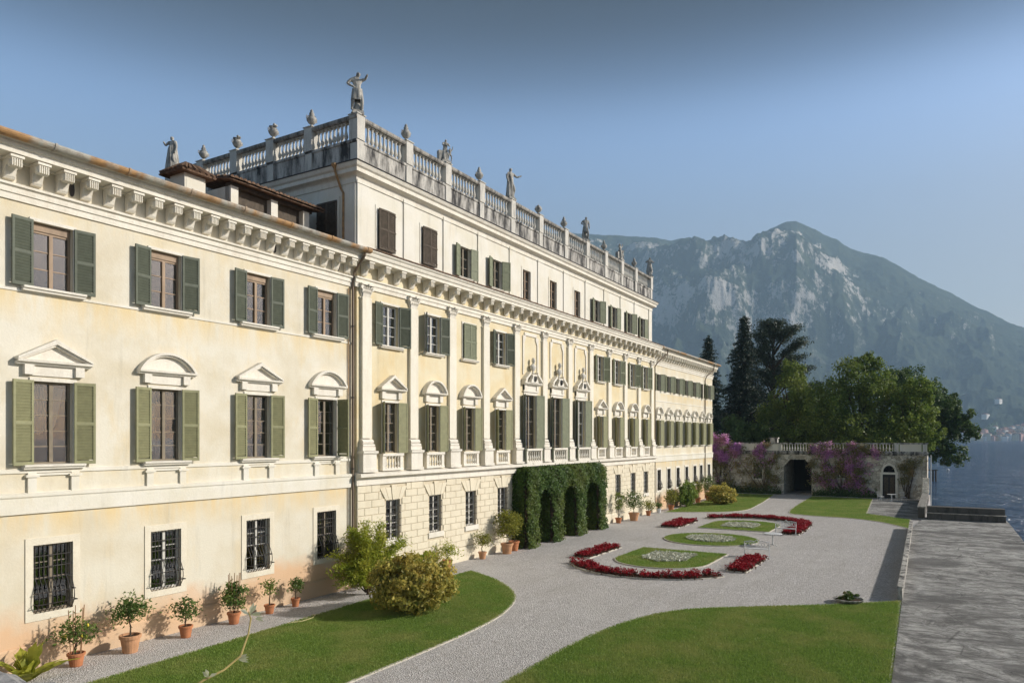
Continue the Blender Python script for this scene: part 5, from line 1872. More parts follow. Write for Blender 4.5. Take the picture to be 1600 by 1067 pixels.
# ------------------------------------------------------------------ near terrace: rough parapet corner and a climbing shoot
YP = -CAM_D
tp = thing('terrace_parapet', 'rough grey stone parapet at the corner of the raised terrace', 'wall', (1.5, YP + 5, 0))
mm = MB()
nx, ny = 5, 60
vs = []
for i in range(nx + 1):
    for j in range(ny + 1):
        vs.append((-.33 + .55 * i / nx + .02 * rng.normal(), -3.5 + 8 * j / ny, 5.24 + .018 * rng.normal() - (.05 if i in (0, nx) else 0)))
mm.add(vs, [(i * (ny + 1) + j, (i + 1) * (ny + 1) + j, (i + 1) * (ny + 1) + j + 1, i * (ny + 1) + j + 1) for i in range(nx) for j in range(ny)])
mm.obj('coping', 'nearstone', tp)
MB().box(-.3, .17, -3.5, 4.5, 0, 5.2).obj('wall', 'nearstone', tp)
t = thing('climbing_shoot', 'thin yellow climbing shoot with pale leaf tufts rising in front of the lawn', 'plant shoot', (1.72, YP + 2.62, 4.75))


def near(px, py, d):
    r = (px - 800) / 1125.0 * d
    return Vector((d * CA + r * SA, d * SA - r * CA - CAM_D, CAM_H - (py - 685) * d / 1125.0))


path = [Vector((1.72, YP + 2.62, 4.75)), near(250, 1110, 3.1)] + [near(*q) for q in ((318, 1062, 3.2), (350, 1046, 3.25), (376, 1024, 3.3), (388, 990, 3.35), (392, 966, 3.4), (388, 955, 3.4))]
o0 = Vector((1.72, YP + 2.62, 4.75))
MB().tube([p_ - o0 for p_ in path], [.009, .007, .0055, .005, .005, .0045, .004, .0025], 6).obj('stem', 'stem', t)
for c, dirs, L in ((near(372, 1030, 3.3), ((1, .1, .25), (1, 0, 0), (.7, .3, -.3), (.8, 0, .5)), .05), (near(326, 1058, 3.2), ((-.5, .3, .9), (-.7, .2, .5), (.8, .2, .4)), .04),
                   (near(390, 960, 3.4), ((.9, .2, -.1), (.6, .1, .9), (1, .3, .1), (.2, .5, 1), (-.8, .3, .3)), .06), (near(398, 966, 3.4), ((1, 0, .1), (.8, .2, -.3)), .045)):
    m = MB()
    for dv in dirs:
        f_ = Vector((SA, -CA, 0)) * dv[0] + Vector((CA, SA, 0)) * dv[1] + Vector((0, 0, 1)) * dv[2]
        f_.normalize()
        s_ = f_.cross(Vector((CA, SA, .4))).normalized() * .011
        b0 = c - o0
        m.add([b0, b0 + f_ * L * .5 + s_, b0 + f_ * L, b0 + f_ * L * .5 - s_ + Vector((0, 0, .004))], [(0, 1, 2, 3)])
    m.obj('leaf_tuft', 'lf_shoot', t)

# ------------------------------------------------------------------ loggia
LGX = 86.0
lg = thing('garden_loggia', 'low weathered stone loggia with dark archway, balustrade and flowering creepers', 'loggia', (LGX, 0, 0), R(-90))
A0, A1 = -9.0, 20.1
ho = [(6.0, 8.95, 0, 3.95), (2.65, 3.65, 1.7, 3.55), (-1.2, -.3, 1.7, 3.55), (11.6, 12.6, 2.0, 3.8), (16.0, 17.2, 0, 2.5), (16.05, 17.15, 2.72, 3.5)]
mb = MB()
wall_holes(mb, A0, A1, 0, 4.7, 0, ho, .4)
mb.add([(A1, 0, -1.3), (A1, 7, -1.3), (A1, 7, 4.7), (A1, 0, 4.7)], [(0, 1, 2, 3)])
mb.add([(A0, 7, 0), (A1, 7, 0), (A1, 7, 4.7), (A0, 7, 4.7)], [(0, 3, 2, 1)])
mb.add([(A0, 0, 4.69), (A1, 0, 4.69), (A1, 7, 4.69), (A0, 7, 4.69)], [(0, 1, 2, 3)])
mb.extr([(6.0, 3.2), (6.7, 3.95), (6.0, 3.95)], .003, .4, 'y')
mb.extr([(8.95, 3.2), (8.95, 3.95), (8.25, 3.95)], .003, .4, 'y')
# passage behind the arch
mb.box(5.7, 6.0, .4, 6.95, 0, 4.2)
mb.box(8.95, 9.25, .4, 6.95, 0, 4.2)
mb.obj('wall', 'rubble', lg)
MB().box(6.0, 8.95, 6.5, 6.6, 0, 4.6).box(A0, 5.6, .9, 1.0, 0, 4.6).box(9.3, A1 - .1, .9, 1.0, 0, 4.6).obj('inner_wall', 'interior', lg)  # near-black colour puts the archway's deep shade into the back wall
MB().extr([(0.02, 4.5), (-.10, 4.52), (-.14, 4.62), (-.24, 4.68), (-.24, 4.78), (.02, 4.82)], A0, A1 + .1).obj('cornice', 'weather', lg)
bl = MB().box(A0, A1 + .1, -.16, .16, 5.70, 5.84).box(A0, A1 + .06, -.12, .12, 4.81, 4.93).obj('balustrade', 'weather', lg)
for x0_, x1_ in ((-9, 5.4), (13.0, 14.2), (17.6, 19.6)):
    put('panel', MB().box(0, x1_ - x0_, -.07, .07, 0, .77).mesh('panel', 'plaster_pale'), bl, (x0_, 0, 4.932))
for x in (5.6, 9.3, 12.8, 14.4, 17.3, 19.9):
    put('post', cached('lpost', lambda: MB().box(-.2, .2, -.15, .15, 0, .77).mesh('post', 'bal')), bl, (x, 0, 4.931))
for a, b_, n in ((5.9, 9.1, 11), (9.6, 12.6, 10), (14.7, 17.1, 8)):
    for k in range(n):
        put('baluster', baluster_mesh(.77, .085, 6), bl, (a + (b_ - a) * (k + .5) / n, 0, 4.931))
for x0_, x1_, z0, z1 in ((2.65, 3.65, 1.7, 3.55), (-1.2, -.3, 1.7, 3.55), (11.6, 12.6, 2.0, 3.8)):
    o = put('window', frame_mesh(x1_ - x0_, z1 - z0, 3, 'sh_brown'), lg, ((x0_ + x1_) / 2, .02, z0))
    put('pane', pane_mesh(x1_ - x0_ - .1, z1 - z0 - .1), o, (0, .165, .05))
    put('surround', surround_mesh(x1_ - x0_, z1 - z0, .12, .03, 'trim', True), o, (0, -.02, 0))
d_ = MB().box(16.0, 16.59, .14, .2, .02, 2.48).box(16.61, 17.2, .14, .2, .02, 2.48).obj('door', 'iron', lg)
MB().box(16.08, 16.5, .12, .138, .3, 2.2).box(16.7, 17.12, .12, .138, .3, 2.2).obj('door_panel', 'sh_brown', d_)
MB().box(15.78, 16.0, -.08, .02, 0, 2.5).box(17.2, 17.42, -.08, .02, 0, 2.5).box(15.72, 17.48, -.1, .02, 2.5, 2.72).obj('door_surround', 'trim', lg)
m = MB()
for k in range(12):
    a, b_ = math.pi * k / 12, math.pi * (k + 1) / 12
    for r0, r1, dd in ((.55, .75, -.07),):
        q = [(16.6 + r1 * math.cos(a), 2.73 + r1 * math.sin(a) * 1.25), (16.6 + r1 * math.cos(b_), 2.73 + r1 * math.sin(b_) * 1.25), (16.6 + r0 * math.cos(b_), 2.73 + r0 * math.sin(b_) * 1.3), (16.6 + r0 * math.cos(a), 2.73 + r0 * math.sin(a) * 1.3)]
        m.add([(x, dd, z) for x, z in q] + [(x, .02, z) for x, z in q], [(0, 1, 2, 3), (0, 4, 5, 1), (2, 6, 7, 3)])
m.extr([(16.05, 3.5), (16.05, 3.1), (16.25, 3.5)], .003, .2, 'y')
m.extr([(17.15, 3.5), (16.95, 3.5), (17.15, 3.1)], .003, .2, 'y')
m.obj('fanlight_arch', 'trim', lg)
MB().tube([(16.6, .15, 2.73), (16.6, .15, 3.5)], .03, 5).tube([(16.6, .15, 2.73), (16.2, .15, 3.3)], .03, 5).tube([(16.6, .15, 2.73), (17.0, .15, 3.3)], .03, 5).obj('fanlight_bars', 'iron', lg)
MB().box(4.1, 4.9, 2.0, 2.8, 4.7, 6.3).box(4.0, 5.0, 1.9, 2.9, 6.3, 6.42).obj('chimney', 'weather', lg)
m = MB()
for k in range(9):
    m.tube([(18.0 + .17 * k, -.04, .9), (18.0 + .17 * k - .7, -.04, 2.9)], .018, 4)
    m.tube([(17.3 + .17 * k, -.06, .9), (17.3 + .17 * k + .7, -.06, 2.9)], .018, 4)
m.obj('trellis', 'whitepaint', lg)
tag(MB().tube([(85.6, -20.45, -1.4), (85.6, -20.45, 4.6)], .05, 8).obj('white_pole', 'whitepaint'), 'thin white pole at the lakeside corner of the loggia', 'pole')


def creeper(name, label, blobs, base, cat='creeper'):
    """blobs in loggia coordinates (along, height, half width, half height, leaves, bracts)"""
    t = thing(name, label, cat, (LGX - .15, -base, 0), R(-90))
    L_, B_ = [], []
    m = MB()
    for (ax, z, w_, h_, nl, nb) in blobs:
        for n, store, dep in ((nl, L_, .16), (nb, B_, .24)):
            if n:
                lum = max(4, int(w_ * h_ * 10))
                cc = np.c_[ax + (rng.random(lum) * 2 - 1) * w_, -.1 - rng.random(lum) * .2, z + (rng.random(lum) * 2 - 1) * h_]
                k = rng.integers(lum, size=n)
                q = cc[k] + rng.normal(size=(n, 3)) * np.array([.24, .12, .22])
                q[:, 1] = np.minimum(q[:, 1], -.03)
                store.append(q)
        for k in range(3):
            e = ax + random.uniform(-w_, w_)
            m.tube([(base - base + random.uniform(-.3, .3), -.06, 0), ((ax - base) * .5 + random.uniform(-.4, .4), -.08, z * .5), (e - base, -.1, z + random.uniform(-h_, h_))], [.05, .03, .012], 5)
    m.obj('stem', 'bark', t)
    off = np.array([base, 0, 0])
    if L_:
        put('foliage', leaves('foliage', np.vstack(L_) - off, .085, 'lf_boug2', .55), t)
    if B_:
        put('bracts', leaves('bracts', np.vstack(B_) - off, .085, 'lf_boug', .7), t)


creeper('bougainvillea', 'thick magenta bougainvillea heaped over the loggia corner next to the villa', [(-1.3, 5.3, 1.5, 1.2, 500, 4200), (.6, 5.0, 1.1, .6, 400, 1400), (-1.5, 3.8, 1.0, 1.0, 700, 900), (-1.0, 1.8, 1.6, 1.6, 900, 60)], -1.2)
creeper('bougainvillea', 'thin bougainvillea with a few magenta tufts between window and archway', [(3.6, 5.0, .7, .7, 300, 650), (4.4, 4.0, 1.0, .7, 500, 130), (2.0, 3.2, 1.4, 1.2, 800, 30), (4.9, 2.0, .9, 1.5, 800, 20), (1.6, .8, 2.2, .7, 900, 0)], 3.9)
creeper('bougainvillea', 'wide pink and purple bougainvillea climbing between the archway and the arched door', [(9.6, 4.9, .8, .7, 400, 450), (9.8, 3.0, .9, 1.6, 900, 200), (12.4, 5.1, 1.9, .65, 900, 1000), (14.6, 4.8, 1.4, .5, 700, 500), (12.9, 3.6, 1.2, .9, 700, 450), (13.6, 2.3, 1.3, 1.2, 1000, 550), (11.0, 2.2, 1.0, 1.4, 900, 350), (13.8, 1.1, 1.0, .9, 500, 500), (10.6, 1.6, .6, .6, 300, 250)], 12.2)
creeper('wall_creeper', 'brown-green creeper beside the arched door and white trellis', [(17.9, 3.4, .7, .5, 700, 0), (18.3, 2.5, .5, .8, 400, 0), (19.2, 3.9, .4, .5, 200, 0)], 18.2)
m_p = []
for a, b_ in ((-8, 5.8), (9.1, 15.5)):
    n = int((b_ - a) * 260)
    m_p.append(np.c_[LGX - .35 - .35 * rng.random(n), -(a + (b_ - a) * rng.random(n)), .65 * rng.random(n) ** 1.4 * (1 + .5 * np.sin(np.arange(n) * .1))])
struct(put('ground_cover', leaves('ground_cover', np.abs(np.vstack(m_p)) * np.array([1, 1, 1]) * np.sign(np.vstack(m_p)), .10, 'lf_tree2', .5)), 'stuff')

# ------------------------------------------------------------------ trees
def limb_tree(t, trunk_h, r0, limbs, mat='bark'):
    m = MB()
    m.tube([(0, 0, -.2), (.1, .05, trunk_h * .5), (.0, .1, trunk_h)], [r0, r0 * .75, r0 * .45], 9)
    for b0, b1 in limbs:
        b0, b1 = Vector(b0), Vector(b1)
        mid_ = (b0 + b1) / 2 + Vector((0, 0, .35))
        m.tube([b0, mid_, b1], [r0 * .38, r0 * .25, r0 * .08], 6)
    m.obj('trunk', mat, t)


def broadleaf(loc, blobs, n, leaf, ls, label, trunk=6.0, r0=.35, sd=0):
    """crown from several lumpy masses given relative to the tree's foot"""
    t = thing('broadleaf_tree', label, 'tree', loc, 0, 'broadleaved trees behind the loggia')
    vol = np.array([a[1][0] * a[1][1] * a[1][2] for a in blobs]) ** .8
    P_, N_ = [], []
    for i, (c, r) in enumerate(blobs):
        k = int(n * vol[i] / vol.sum())
        p, nn = blob_points(k, c, r, .5, int(26 + r[0] * r[2] * 3.2), sd * 10 + i)
        P_.append(p)
        N_.append(nn)
    put('crown', leaves('crown', np.vstack(P_), ls, leaf, .6, np.vstack(N_), 1.1, .45), t)
    limbs = []
    for c, r in blobs:
        limbs.append(((0, 0.05, trunk * .55), (c[0], c[1], c[2])))
        limbs.append(((0, 0.05, trunk * .75), (c[0] + r[0] * .5, c[1] - r[1] * .3, c[2] + r[2] * .4)))
        limbs.append(((0, 0.05, trunk * .65), (c[0] - r[0] * .5, c[1] + r[1] * .4, c[2] + r[2] * .2)))
    limb_tree(t, trunk, r0, limbs)
    return t


def conifer(loc, h, rad, label, leaf='lf_con', sd=0, n_wh=30, dens=16, base=.06):
    t = thing('conifer_tree', label, 'tree', loc, 0, 'dark conifers behind the villa end')
    rr = random.Random(sd)
    m = MB()
    m.tube([(0, 0, -.2), (.05, 0, h * .5), (0, .03, h * .985)], [rad * .1, rad * .06, .02], 8)
    P_ = []
    for k in range(n_wh):
        f = base + (1 - base) * (k / n_wh) ** .92
        z = h * f
        R_ = rad * (1 - f) ** .78 * rr.uniform(.72, 1.15) + .15
        nb = 9 if f < .7 else 6
        for b_ in range(nb):
            a = 6.283 * b_ / nb + rr.random() * .9
            L = R_ * rr.uniform(.6, 1.12)
            dz = -.30 * L
            m.tube([(0, 0, z), (L * .5 * math.cos(a), L * .5 * math.sin(a), z + dz * .25), (L * math.cos(a), L * math.sin(a), z + dz * .6)], [.045, .03, .01], 4)
            q = np.linspace(.18, 1, max(4, int(L * 6)))
            for s_ in q:
                c = np.array([L * s_ * math.cos(a), L * s_ * math.sin(a), z + dz * (s_ ** 1.6) * .7])
                P_.append(c + rng.normal(size=(dens // 2, 3)) * np.array([.24, .24, .13]) * (.5 + .7 * (1 - s_ * .5)) - np.array([0, 0, .08]))
    P_.append(np.c_[rng.normal(size=(60, 2)) * .1, h * (.94 + .065 * rng.random(60))])
    m.obj('trunk', 'bark', t)
    put('crown', leaves('crown', np.vstack(P_), .17, leaf, .33, None, 1, .4, .25), t)


x_, y_ = gat(1107, 105)
conifer((x_, y_, 0), 21.2, 4.0, 'smaller dark spruce showing over the far end of the villa roof', sd=1, n_wh=38, dens=20)
x_, y_ = gat(1163, 107)
conifer((x_, y_, 0), 24.6, 6.0, 'tall dark pointed spruce beside the villa end', sd=2, n_wh=44, dens=22)
# cedar: flat plates on a forked trunk
x_, y_ = gat(1208, 112)
t = thing('cedar_tree', 'flat-topped grey-green cedar with open layered branches behind the loggia', 'tree', (x_, y_, 0))
m = MB()
m.tube([(0, 0, -.2), (.3, .1, 9), (.1, 0, 16), (-.2, 0, 22.5)], [.55, .42, .30, .12], 9)
rr = random.Random(8)
P_ = []
ux, uy = SA, -CA                                     # along the picture, to the right
for (a_, z0, z1, L) in ((1, 12, 17.5, 5.6), (1, 14, 19.5, 5.0), (-1, 13, 17.0, 2.6), (1, 17, 21.5, 4.6), (-1, 16, 20.3, 3.2), (-1, 18, 22.8, 3.0), (1, 19.5, 23.8, 4.0), (.4, 20.5, 24.7, 2.6), (-.5, 20.5, 24.2, 2.5),
                        (1, 10, 14.5, 6.0), (-1, 9.5, 13.2, 2.8), (.3, 12, 18.5, 3.0), (1, 8.5, 11.5, 4.0)):
    for rep in range(3):
        e = L * rr.uniform(.7, 1.05)
        side_ = rr.uniform(-.6, .6) * L
        tip = Vector((ux * a_ * e + uy * side_, uy * a_ * e - ux * side_, z1 + rr.uniform(-.5, .4)))
        root = Vector((0, 0, z0 + rr.uniform(-.4, .4)))
        mid_ = (root + tip) / 2 + Vector((0, 0, .5))
        m.tube([root, mid_, tip], [.15, .10, .03], 5)
        for s_ in np.linspace(.35, 1.0, 12):
            c = root.lerp(tip, s_) + Vector((0, 0, .55 * math.sin(s_ * 3.1)))
            n = 62
            P_.append(np.array(c) + rng.normal(size=(n, 3)) * np.array([.62, .62, .13]))
m.obj('trunk', 'bark', t)
put('crown', leaves('crown', np.vstack(P_), .17, 'lf_ced', .35, None, 1, .4, .35), t)


def tp_(px, d, top_y):
    x, y = gat(px, d)
    return (x, y, 0), 6.3 + (685 - top_y) * d / 1125


RT = lambda k, f=0.0: (SA * k + CA * f, -CA * k + SA * f)      # metres to the right / away in the picture


def bl(k, f, z, rx, rz, ry=None):
    a, b_ = RT(k, f)
    return ((a, b_, z), (rx, ry or rx, rz))


l_, zt = tp_(1240, 100, 555)
broadleaf(l_, [bl(0, 0, 12.6, 3.4, 4.6), bl(-2.6, 1, 9, 2.8, 4.0), bl(2.8, 0, 8.5, 3.2, 4.4), bl(.5, -1, 5.5, 4.5, 3.4), bl(-.6, 0, 15.4, 1.8, 2.2)], 26000, 'lf_tree', .15, 'olive-green bushy tree between the cedar and the big round tree', 8, .35, 1)
l_, zt = tp_(1345, 95, 545)
broadleaf(l_, [bl(0, 0, 13.2, 4.4, 4.6), bl(-4.2, 0, 10.5, 3.6, 4.6), bl(4.2, -.5, 10.8, 3.6, 4.2), bl(-2, -1, 6.5, 5.2, 4.2), bl(3.5, -1, 6.4, 4.6, 4.2), bl(.8, 0, 16.2, 2.4, 1.7), bl(7.0, 0, 8.0, 2.6, 3.8)], 46000, 'lf_tree', .15, 'biggest round dark-green tree rising behind the middle of the loggia', 9, .5, 2)
l_, zt = tp_(1425, 92, 595)
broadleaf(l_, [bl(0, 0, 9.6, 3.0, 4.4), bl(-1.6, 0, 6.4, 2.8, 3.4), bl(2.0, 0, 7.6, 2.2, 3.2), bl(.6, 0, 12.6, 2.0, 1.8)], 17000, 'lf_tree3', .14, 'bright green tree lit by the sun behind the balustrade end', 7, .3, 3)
l_, zt = tp_(1418, 112, 565)
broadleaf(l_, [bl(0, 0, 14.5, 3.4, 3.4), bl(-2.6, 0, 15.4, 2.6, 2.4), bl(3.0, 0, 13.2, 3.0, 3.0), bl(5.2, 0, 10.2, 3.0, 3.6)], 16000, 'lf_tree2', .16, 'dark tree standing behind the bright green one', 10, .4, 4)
l_, zt = tp_(1436, 104, 600)
broadleaf(l_, [bl(3.0, 0, 11.0, 2.8, 3.0), bl(5.6, 0, 8.8, 2.6, 2.4), bl(7.2, 0, 7.0, 1.7, 1.6), bl(3.8, 0, 6.6, 2.4, 2.4), bl(4.2, -1, 3.9, 2.2, 2.0), bl(2.0, -1, 5.2, 2.0, 2.8)], 19000, 'lf_tree2', .15, 'dark tree leaning out over the lake beside the loggia corner', 8, .4, 5)
l_, zt = tp_(1290, 116, 590)
broadleaf(l_, [bl(0, 0, 12, 4.5, 3.6), bl(-5, 0, 10, 4, 4), bl(0, 0, 6, 6, 4)], 14000, 'lf_tree2', .18, 'dark tree filling the gap behind the two olive-green trees', 8, .4, 6)
l_, zt = tp_(1150, 98, 640)
broadleaf(l_, [bl(0, 0, 6.0, 3.2, 3.4), bl(-3.5, 0, 5.5, 2.6, 2.8), bl(3.5, 0, 5.5, 2.8, 2.8)], 14000, 'lf_tree2', .15, 'low dark shrubby tree at the foot of the tall spruce', 4, .25, 7)

# ------------------------------------------------------------------ mountain, far shore
def vnoise(x, y, sd):
    """smooth value noise on arrays"""
    r = np.random.default_rng(sd)
    g = r.random((256, 256))
    xi, yi = np.floor(x).astype(int), np.floor(y).astype(int)
    fx, fy = x - xi, y - yi
    fx, fy = fx * fx * (3 - 2 * fx), fy * fy * (3 - 2 * fy)
    a = g[xi % 256, yi % 256]
    b_ = g[(xi + 1) % 256, yi % 256]
    c = g[xi % 256, (yi + 1) % 256]
    d = g[(xi + 1) % 256, (yi + 1) % 256]
    return (a * (1 - fx) + b_ * fx) * (1 - fy) + (c * (1 - fx) + d * fx) * fy


def fbm(x, y, sd, o=5, ridged=False):
    s = 0
    amp = 1
    tot = 0
    for k in range(o):
        n = vnoise(x * 2 ** k + 13.7 * k, y * 2 ** k + 7.1 * k, sd + k)
        if ridged:
            n = 1 - np.abs(2 * n - 1)
        s = s + n * amp
        tot += amp
        amp *= .52
    return s / tot


RIDGE = [(-900, 520), (-300, 470), (300, 420), (700, 380), (860, 366), (925, 370), (1000, 372), (1080, 377), (1130, 379), (1168, 383), (1200, 363), (1225, 350), (1245, 346), (1262, 352), (1290, 367), (1330, 390), (1380, 404), (1420, 428), (1480, 459), (1540, 489), (1600, 514), (1700, 560), (1800, 602), (1950, 655), (2100, 690)]
rxp, ryp = np.array([a for a, _ in RIDGE], float), np.array([b_ for _, b_ in RIDGE], float)
D0, D1 = 2300.0, 4300.0


def mtn(px, s):
    """terrain height at photo column px (as a bearing) and depth fraction s"""
    yr = np.interp(px, rxp, ryp)
    Hr = (685 - yr) / 1125.0 * D1
    d = D0 + (D1 - D0) * s
    lat = (px - 800) / 1125.0 * 3200
    w = fbm(lat / 420, d / 520, 3, 5) - .5
    gul = fbm(lat / 380 + w * 1.6, d / 800 + w, 11, 5, True) - .55
    cliff = np.clip((1430 - px) / 230, 0, 1)
    ss = np.clip(s + w * .10 + gul * .05 * cliff, 0, 1.0) if True else s
    ss = ss * (1 - s ** 8) + s * s ** 8
    gc = np.interp(ss, [0, .12, .30, .43, .50, .56, .66, .72, .84, 1.0], [0, .045, .20, .33, .40, .58, .68, .80, .88, 1.0])
    gs = np.interp(ss, [0, .12, .35, .6, .8, 1.0], [0, .045, .24, .53, .77, 1.0])
    g = gs * (1 - cliff) + gc * cliff
    z = Hr * g + Hr * (gul * .09 + w * .22) * np.clip(s * 4, 0, 1) * np.clip((1 - s) * 3, 0.0, 1)
    fine = (fbm(lat / 170, d / 170, 23, 6, True) - .5) * 105 * np.clip(s * 5, 0, 1) * np.clip((1.02 - s) * 6, .42, 1)
    base = np.clip((1500 - px) / 200, 0, 1) * 30 * np.clip(1 - s * 3, 0, 1)
    return np.maximum(z + fine * np.clip(Hr / 500, 0, 1), 0) - 2.2 + 6 * np.clip(s * 30, 0, 1) + base * 0


NPX, NS = 620, 190
PXs = np.concatenate([np.linspace(-900, 880, 60), np.linspace(886, 1640, 480), np.linspace(1650, 2100, 80)])
Ss = np.linspace(0, 1.0, NS)
GP, GS = np.meshgrid(PXs, Ss, indexing='ij')
Z = mtn(GP, GS)
Dm = D0 + (D1 - D0) * GS
Rm = (GP - 800) / 1125.0 * Dm
VX, VY = Dm * CA + Rm * SA, Dm * SA - Rm * CA - CAM_D
# back slope
v = np.stack([VX, VY, Z], -1)
back = v[:, -1:, :].copy()
bd = 1.22
back[..., 0] = VX[:, -1:] * bd
back[..., 1] = VY[:, -1:] * bd
back[..., 2] = -3
v = np.concatenate([v, back], 1)
ns = NS + 1
ii, jj = np.meshgrid(np.arange(NPX - 1), np.arange(ns - 1), indexing='ij')
ii, jj = ii.ravel(), jj.ravel()
f = np.stack([ii * ns + jj, (ii + 1) * ns + jj, (ii + 1) * ns + jj + 1, ii * ns + jj + 1], -1)
b = NB('mountain')
sep = b.n('ShaderNodeSeparateXYZ')
b.l(b.pos.outputs['True Normal'], sep.inputs[0])
nz = sep.outputs[2]
rk = b.math('ADD', b.math('SUBTRACT', 0.62, nz), b.math('MULTIPLY', b.math('SUBTRACT', b.noise(.010, 9, .84, (1, 1, .6)), .55), 2.3))
dt = b.n('ShaderNodeVectorMath', operation='DOT_PRODUCT')
b.l(b.pos.outputs['Position'], dt.inputs[0])
dt.inputs[1].default_value = (SA, -CA, 0)
rk = b.math('ADD', rk, b.math('MULTIPLY', b.math('SUBTRACT', b.noise(.0026, 4, .6), .53), 1.5))
rk = b.math('SUBTRACT', rk, b.math('MULTIPLY', b.band(dt.outputs['Value'], 1250, 2100), 0.22))
hi_ = b.band(b.axis(2), 300, 560)
rk = b.math('MULTIPLY', b.band(rk, 0.0, 0.16), b.math('ADD', b.math('MULTIPLY', hi_, .75), .02))
forest = b.mix(b.ramp(b.noise(.006, 5, .6), [(.35, 0.0), (.65, 1.0)]), (.026, .042, .024), (.062, .080, .042))
forest = b.mix(b.ramp(b.noise(.022, 5, .7), [(.40, 0.55), (.56, 0.0)]), forest, (.012, .022, .014))
forest = b.mix(b.ramp(b.noise(.06, 4, .75), [(.35, 0.5), (.6, 0.0)]), forest, (.012, .02, .010))
rockc = b.mix(b.noise(.02, 5, .7), (.36, .345, .33), (.66, .61, .55))
colm = b.mix(rk, forest, rockc)
forest = None
M['mountain'] = b.done(b.bsdf(colm, .95, .05, b.noise(.09, 4, .7), 1.0, 6.0))
struct(put('mountain', mesh_np('mountain', v.reshape(-1, 3), f, 'mountain', True)))

# houses of the town on the far shore
_b = None
HC = {'cream': (.72, .62, .46), 'ochre': (.70, .46, .22), 'pink': (.66, .40, .33), 'white': (.82, .80, .76)}
for k_, c_ in HC.items():
    M['h_' + k_] = plain('house_' + k_, c_, .9, .1, var=.08, scale=.3)
M['h_roof'] = plain('house_roof', (.30, .15, .10), .9, .1, var=.3, scale=.3)
M['h_win'] = plain('house_window', (.05, .045, .045), .5, .4, var=.2)


def house_mesh(w, d, h, col):
    m = MB()
    m.box(-w / 2, w / 2, -d / 2, d / 2, -6, h, 0)
    m.add([(-w / 2 - .6, -d / 2 - .6, h), (w / 2 + .6, -d / 2 - .6, h), (w / 2 + .6, d / 2 + .6, h), (-w / 2 - .6, d / 2 + .6, h), (-w / 2, 0, h + d * .2), (w / 2, 0, h + d * .2)],
          [(0, 1, 5, 4), (2, 3, 4, 5), (1, 2, 5), (3, 0, 4), (0, 3, 2, 1)], 1)
    fl = max(2, int(h / 3.4))
    nwn = max(2, int(w / 3.2))
    for i in range(fl):
        for j in range(nwn):
            x = -w / 2 + w * (j + .5) / nwn
            z = h * (i + .35) / fl
            m.box(x - .55, x + .55, -d / 2 - .08, -d / 2 - .01, z, z + 1.7, 2)
    return m.mesh('house', ['h_' + col, 'h_roof', 'h_win'])


rr = random.Random(3)
cols = ['cream', 'ochre', 'pink', 'white']
hm = {(c, k): house_mesh(w, 17, h, c) for c in cols for k, (w, h) in enumerate(((19, 19), (26, 22), (15, 25), (30, 14)))}
grp = {'cream': 'cream houses of the far town', 'ochre': 'ochre houses of the far town', 'pink': 'pink houses of the far town', 'white': 'white houses of the far town'}
lab = {c: c + ' house with tiled roof in the small town across the lake' for c in cols}


def place_house(px, s, c, k, rot=0.0):
    z = float(mtn(np.array([float(px)]), np.array([float(s)]))[0])
    d = D0 + (D1 - D0) * s
    x, y = gat(px, d)
    o = put('house', hm[(c, k)], None, (x, y, max(z, 0) - .5), AXIS - R(90) + R(38) + rot)
    shape_ = ('squarish', 'broad', 'tall narrow', 'long low')[k]
    where_ = 'on the waterfront of the town across the lake' if s < .02 else ('on the slope above the far waterfront houses' if s < .18 else 'high on the wooded slope across the lake')
    lb_ = '%s %s house with tiled roof %s' % (shape_, c, where_)
    tag(o, lb_, 'house', 'far town: ' + shape_ + ' ' + c + ' houses ' + ('waterfront' if s < .02 else ('lower slope' if s < .18 else 'high slope')))


px = 1478.0
while px < 1668:
    place_house(px, .008 + .006 * rr.random(), rr.choice(['cream', 'ochre', 'pink', 'cream', 'white']), rr.choice([0, 0, 1, 2, 3]), rr.uniform(-.2, .2))
    px += rr.uniform(4, 8)
for k in range(80):
    place_house(1478 + 190 * rr.random(), .03 + .12 * rr.random() ** 1.6, rr.choice(['white', 'white', 'cream', 'pink', 'cream']), rr.choice([0, 0, 2, 3]), rr.uniform(-.5, .5))
for px, s, c in ((1432, .24, 'white'), (1560, .27, 'white'), (1540, .2, 'white'), (1440, .235, 'cream'), (1300, .2, 'white')):
    place_house(px, s, c, 3)
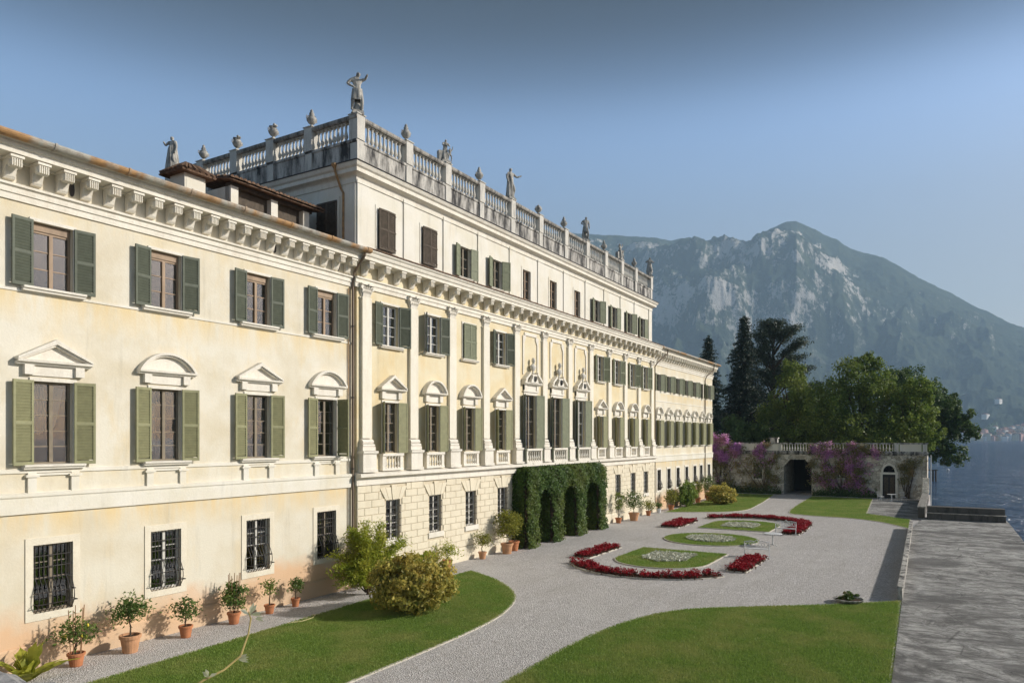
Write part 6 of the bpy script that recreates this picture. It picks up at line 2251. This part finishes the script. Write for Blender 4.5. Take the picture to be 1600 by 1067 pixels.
# dark trees of the town: one mass
q = []
for k in range(260):
    px, s = 1470 + 200 * rr.random(), .012 + .15 * rr.random()
    z = float(mtn(np.array([px]), np.array([s]))[0])
    x, y = gat(px, D0 + (D1 - D0) * s)
    q.append(np.array([x, y, z + 4]) + rng.normal(size=(26, 3)) * np.array([4, 4, 3.2]))
struct(put('far_trees', leaves('far_trees', np.vstack(q), 2.4, 'lf_tree2', .8)), 'stuff')
# a pale house glimpsed between the trunks behind the loggia
t = thing('background_house', 'pale house glimpsed between the conifers behind the loggia', 'house', (133.0, 6.5, 0), R(-75))
MB().box(-6, 6, -4, 4, 0, 9).obj('wall', 'h_cream', t)
MB().extr([(-4.5, 9), (4.5, 9), (0, 11)], -6.4, 6.4).obj('roof', 'h_roof', t)
for k in range(4):
    for z in (1.5, 5.2):
        MB().box(-4.9 + 2.9 * k, -3.9 + 2.9 * k, -4.06, -4.01, z, z + 1.8).obj('window', 'h_win', t)
# mooring frame and buoy out on the lake
x_, y_ = gat(1460, 127)
t = thing('mooring_frame', 'dark timber mooring frame standing in the lake beyond the loggia corner', 'mooring post', (x_, y_, -1.3), AXIS)
for x in (-.22, .22):
    MB().tube([(x * .2, x, -1.5), (x * .2, x, 2.0)], .13, 8).obj('post', 'bark', t)
MB().box(-.09, .09, -.6, 1.0, 1.98, 2.14).obj('crossbeam', 'bark', t)
x_, y_ = gat(1481, 172)
t = thing('buoy', 'small white buoy floating on the lake past the mooring frame', 'buoy', (x_, y_, -1.35))
MB().lathe([(.02, -.2), (.3, 0), (.34, .2), (.2, .42), (.05, .5)], 12).obj('float', 'whitepaint', t, smooth=True)

# ------------------------------------------------------------------ air
hz = bpy.data.materials.new('haze')
hz.use_nodes = True
hz.node_tree.nodes.clear()
vo = hz.node_tree.nodes.new('ShaderNodeVolumePrincipled')
vo.inputs['Color'].default_value = (0.56, 0.79, 1.0, 1)
vo.inputs['Density'].default_value = 1.25e-4
vo.inputs['Anisotropy'].default_value = 0.0
oo = hz.node_tree.nodes.new('ShaderNodeOutputMaterial')
hz.node_tree.links.new(vo.outputs[0], oo.inputs['Volume'])
M['haze'] = hz
struct(MB().box(-8000, 8000, -8000, 8000, -7.0, 1345).obj('haze', 'haze'), 'stuff')
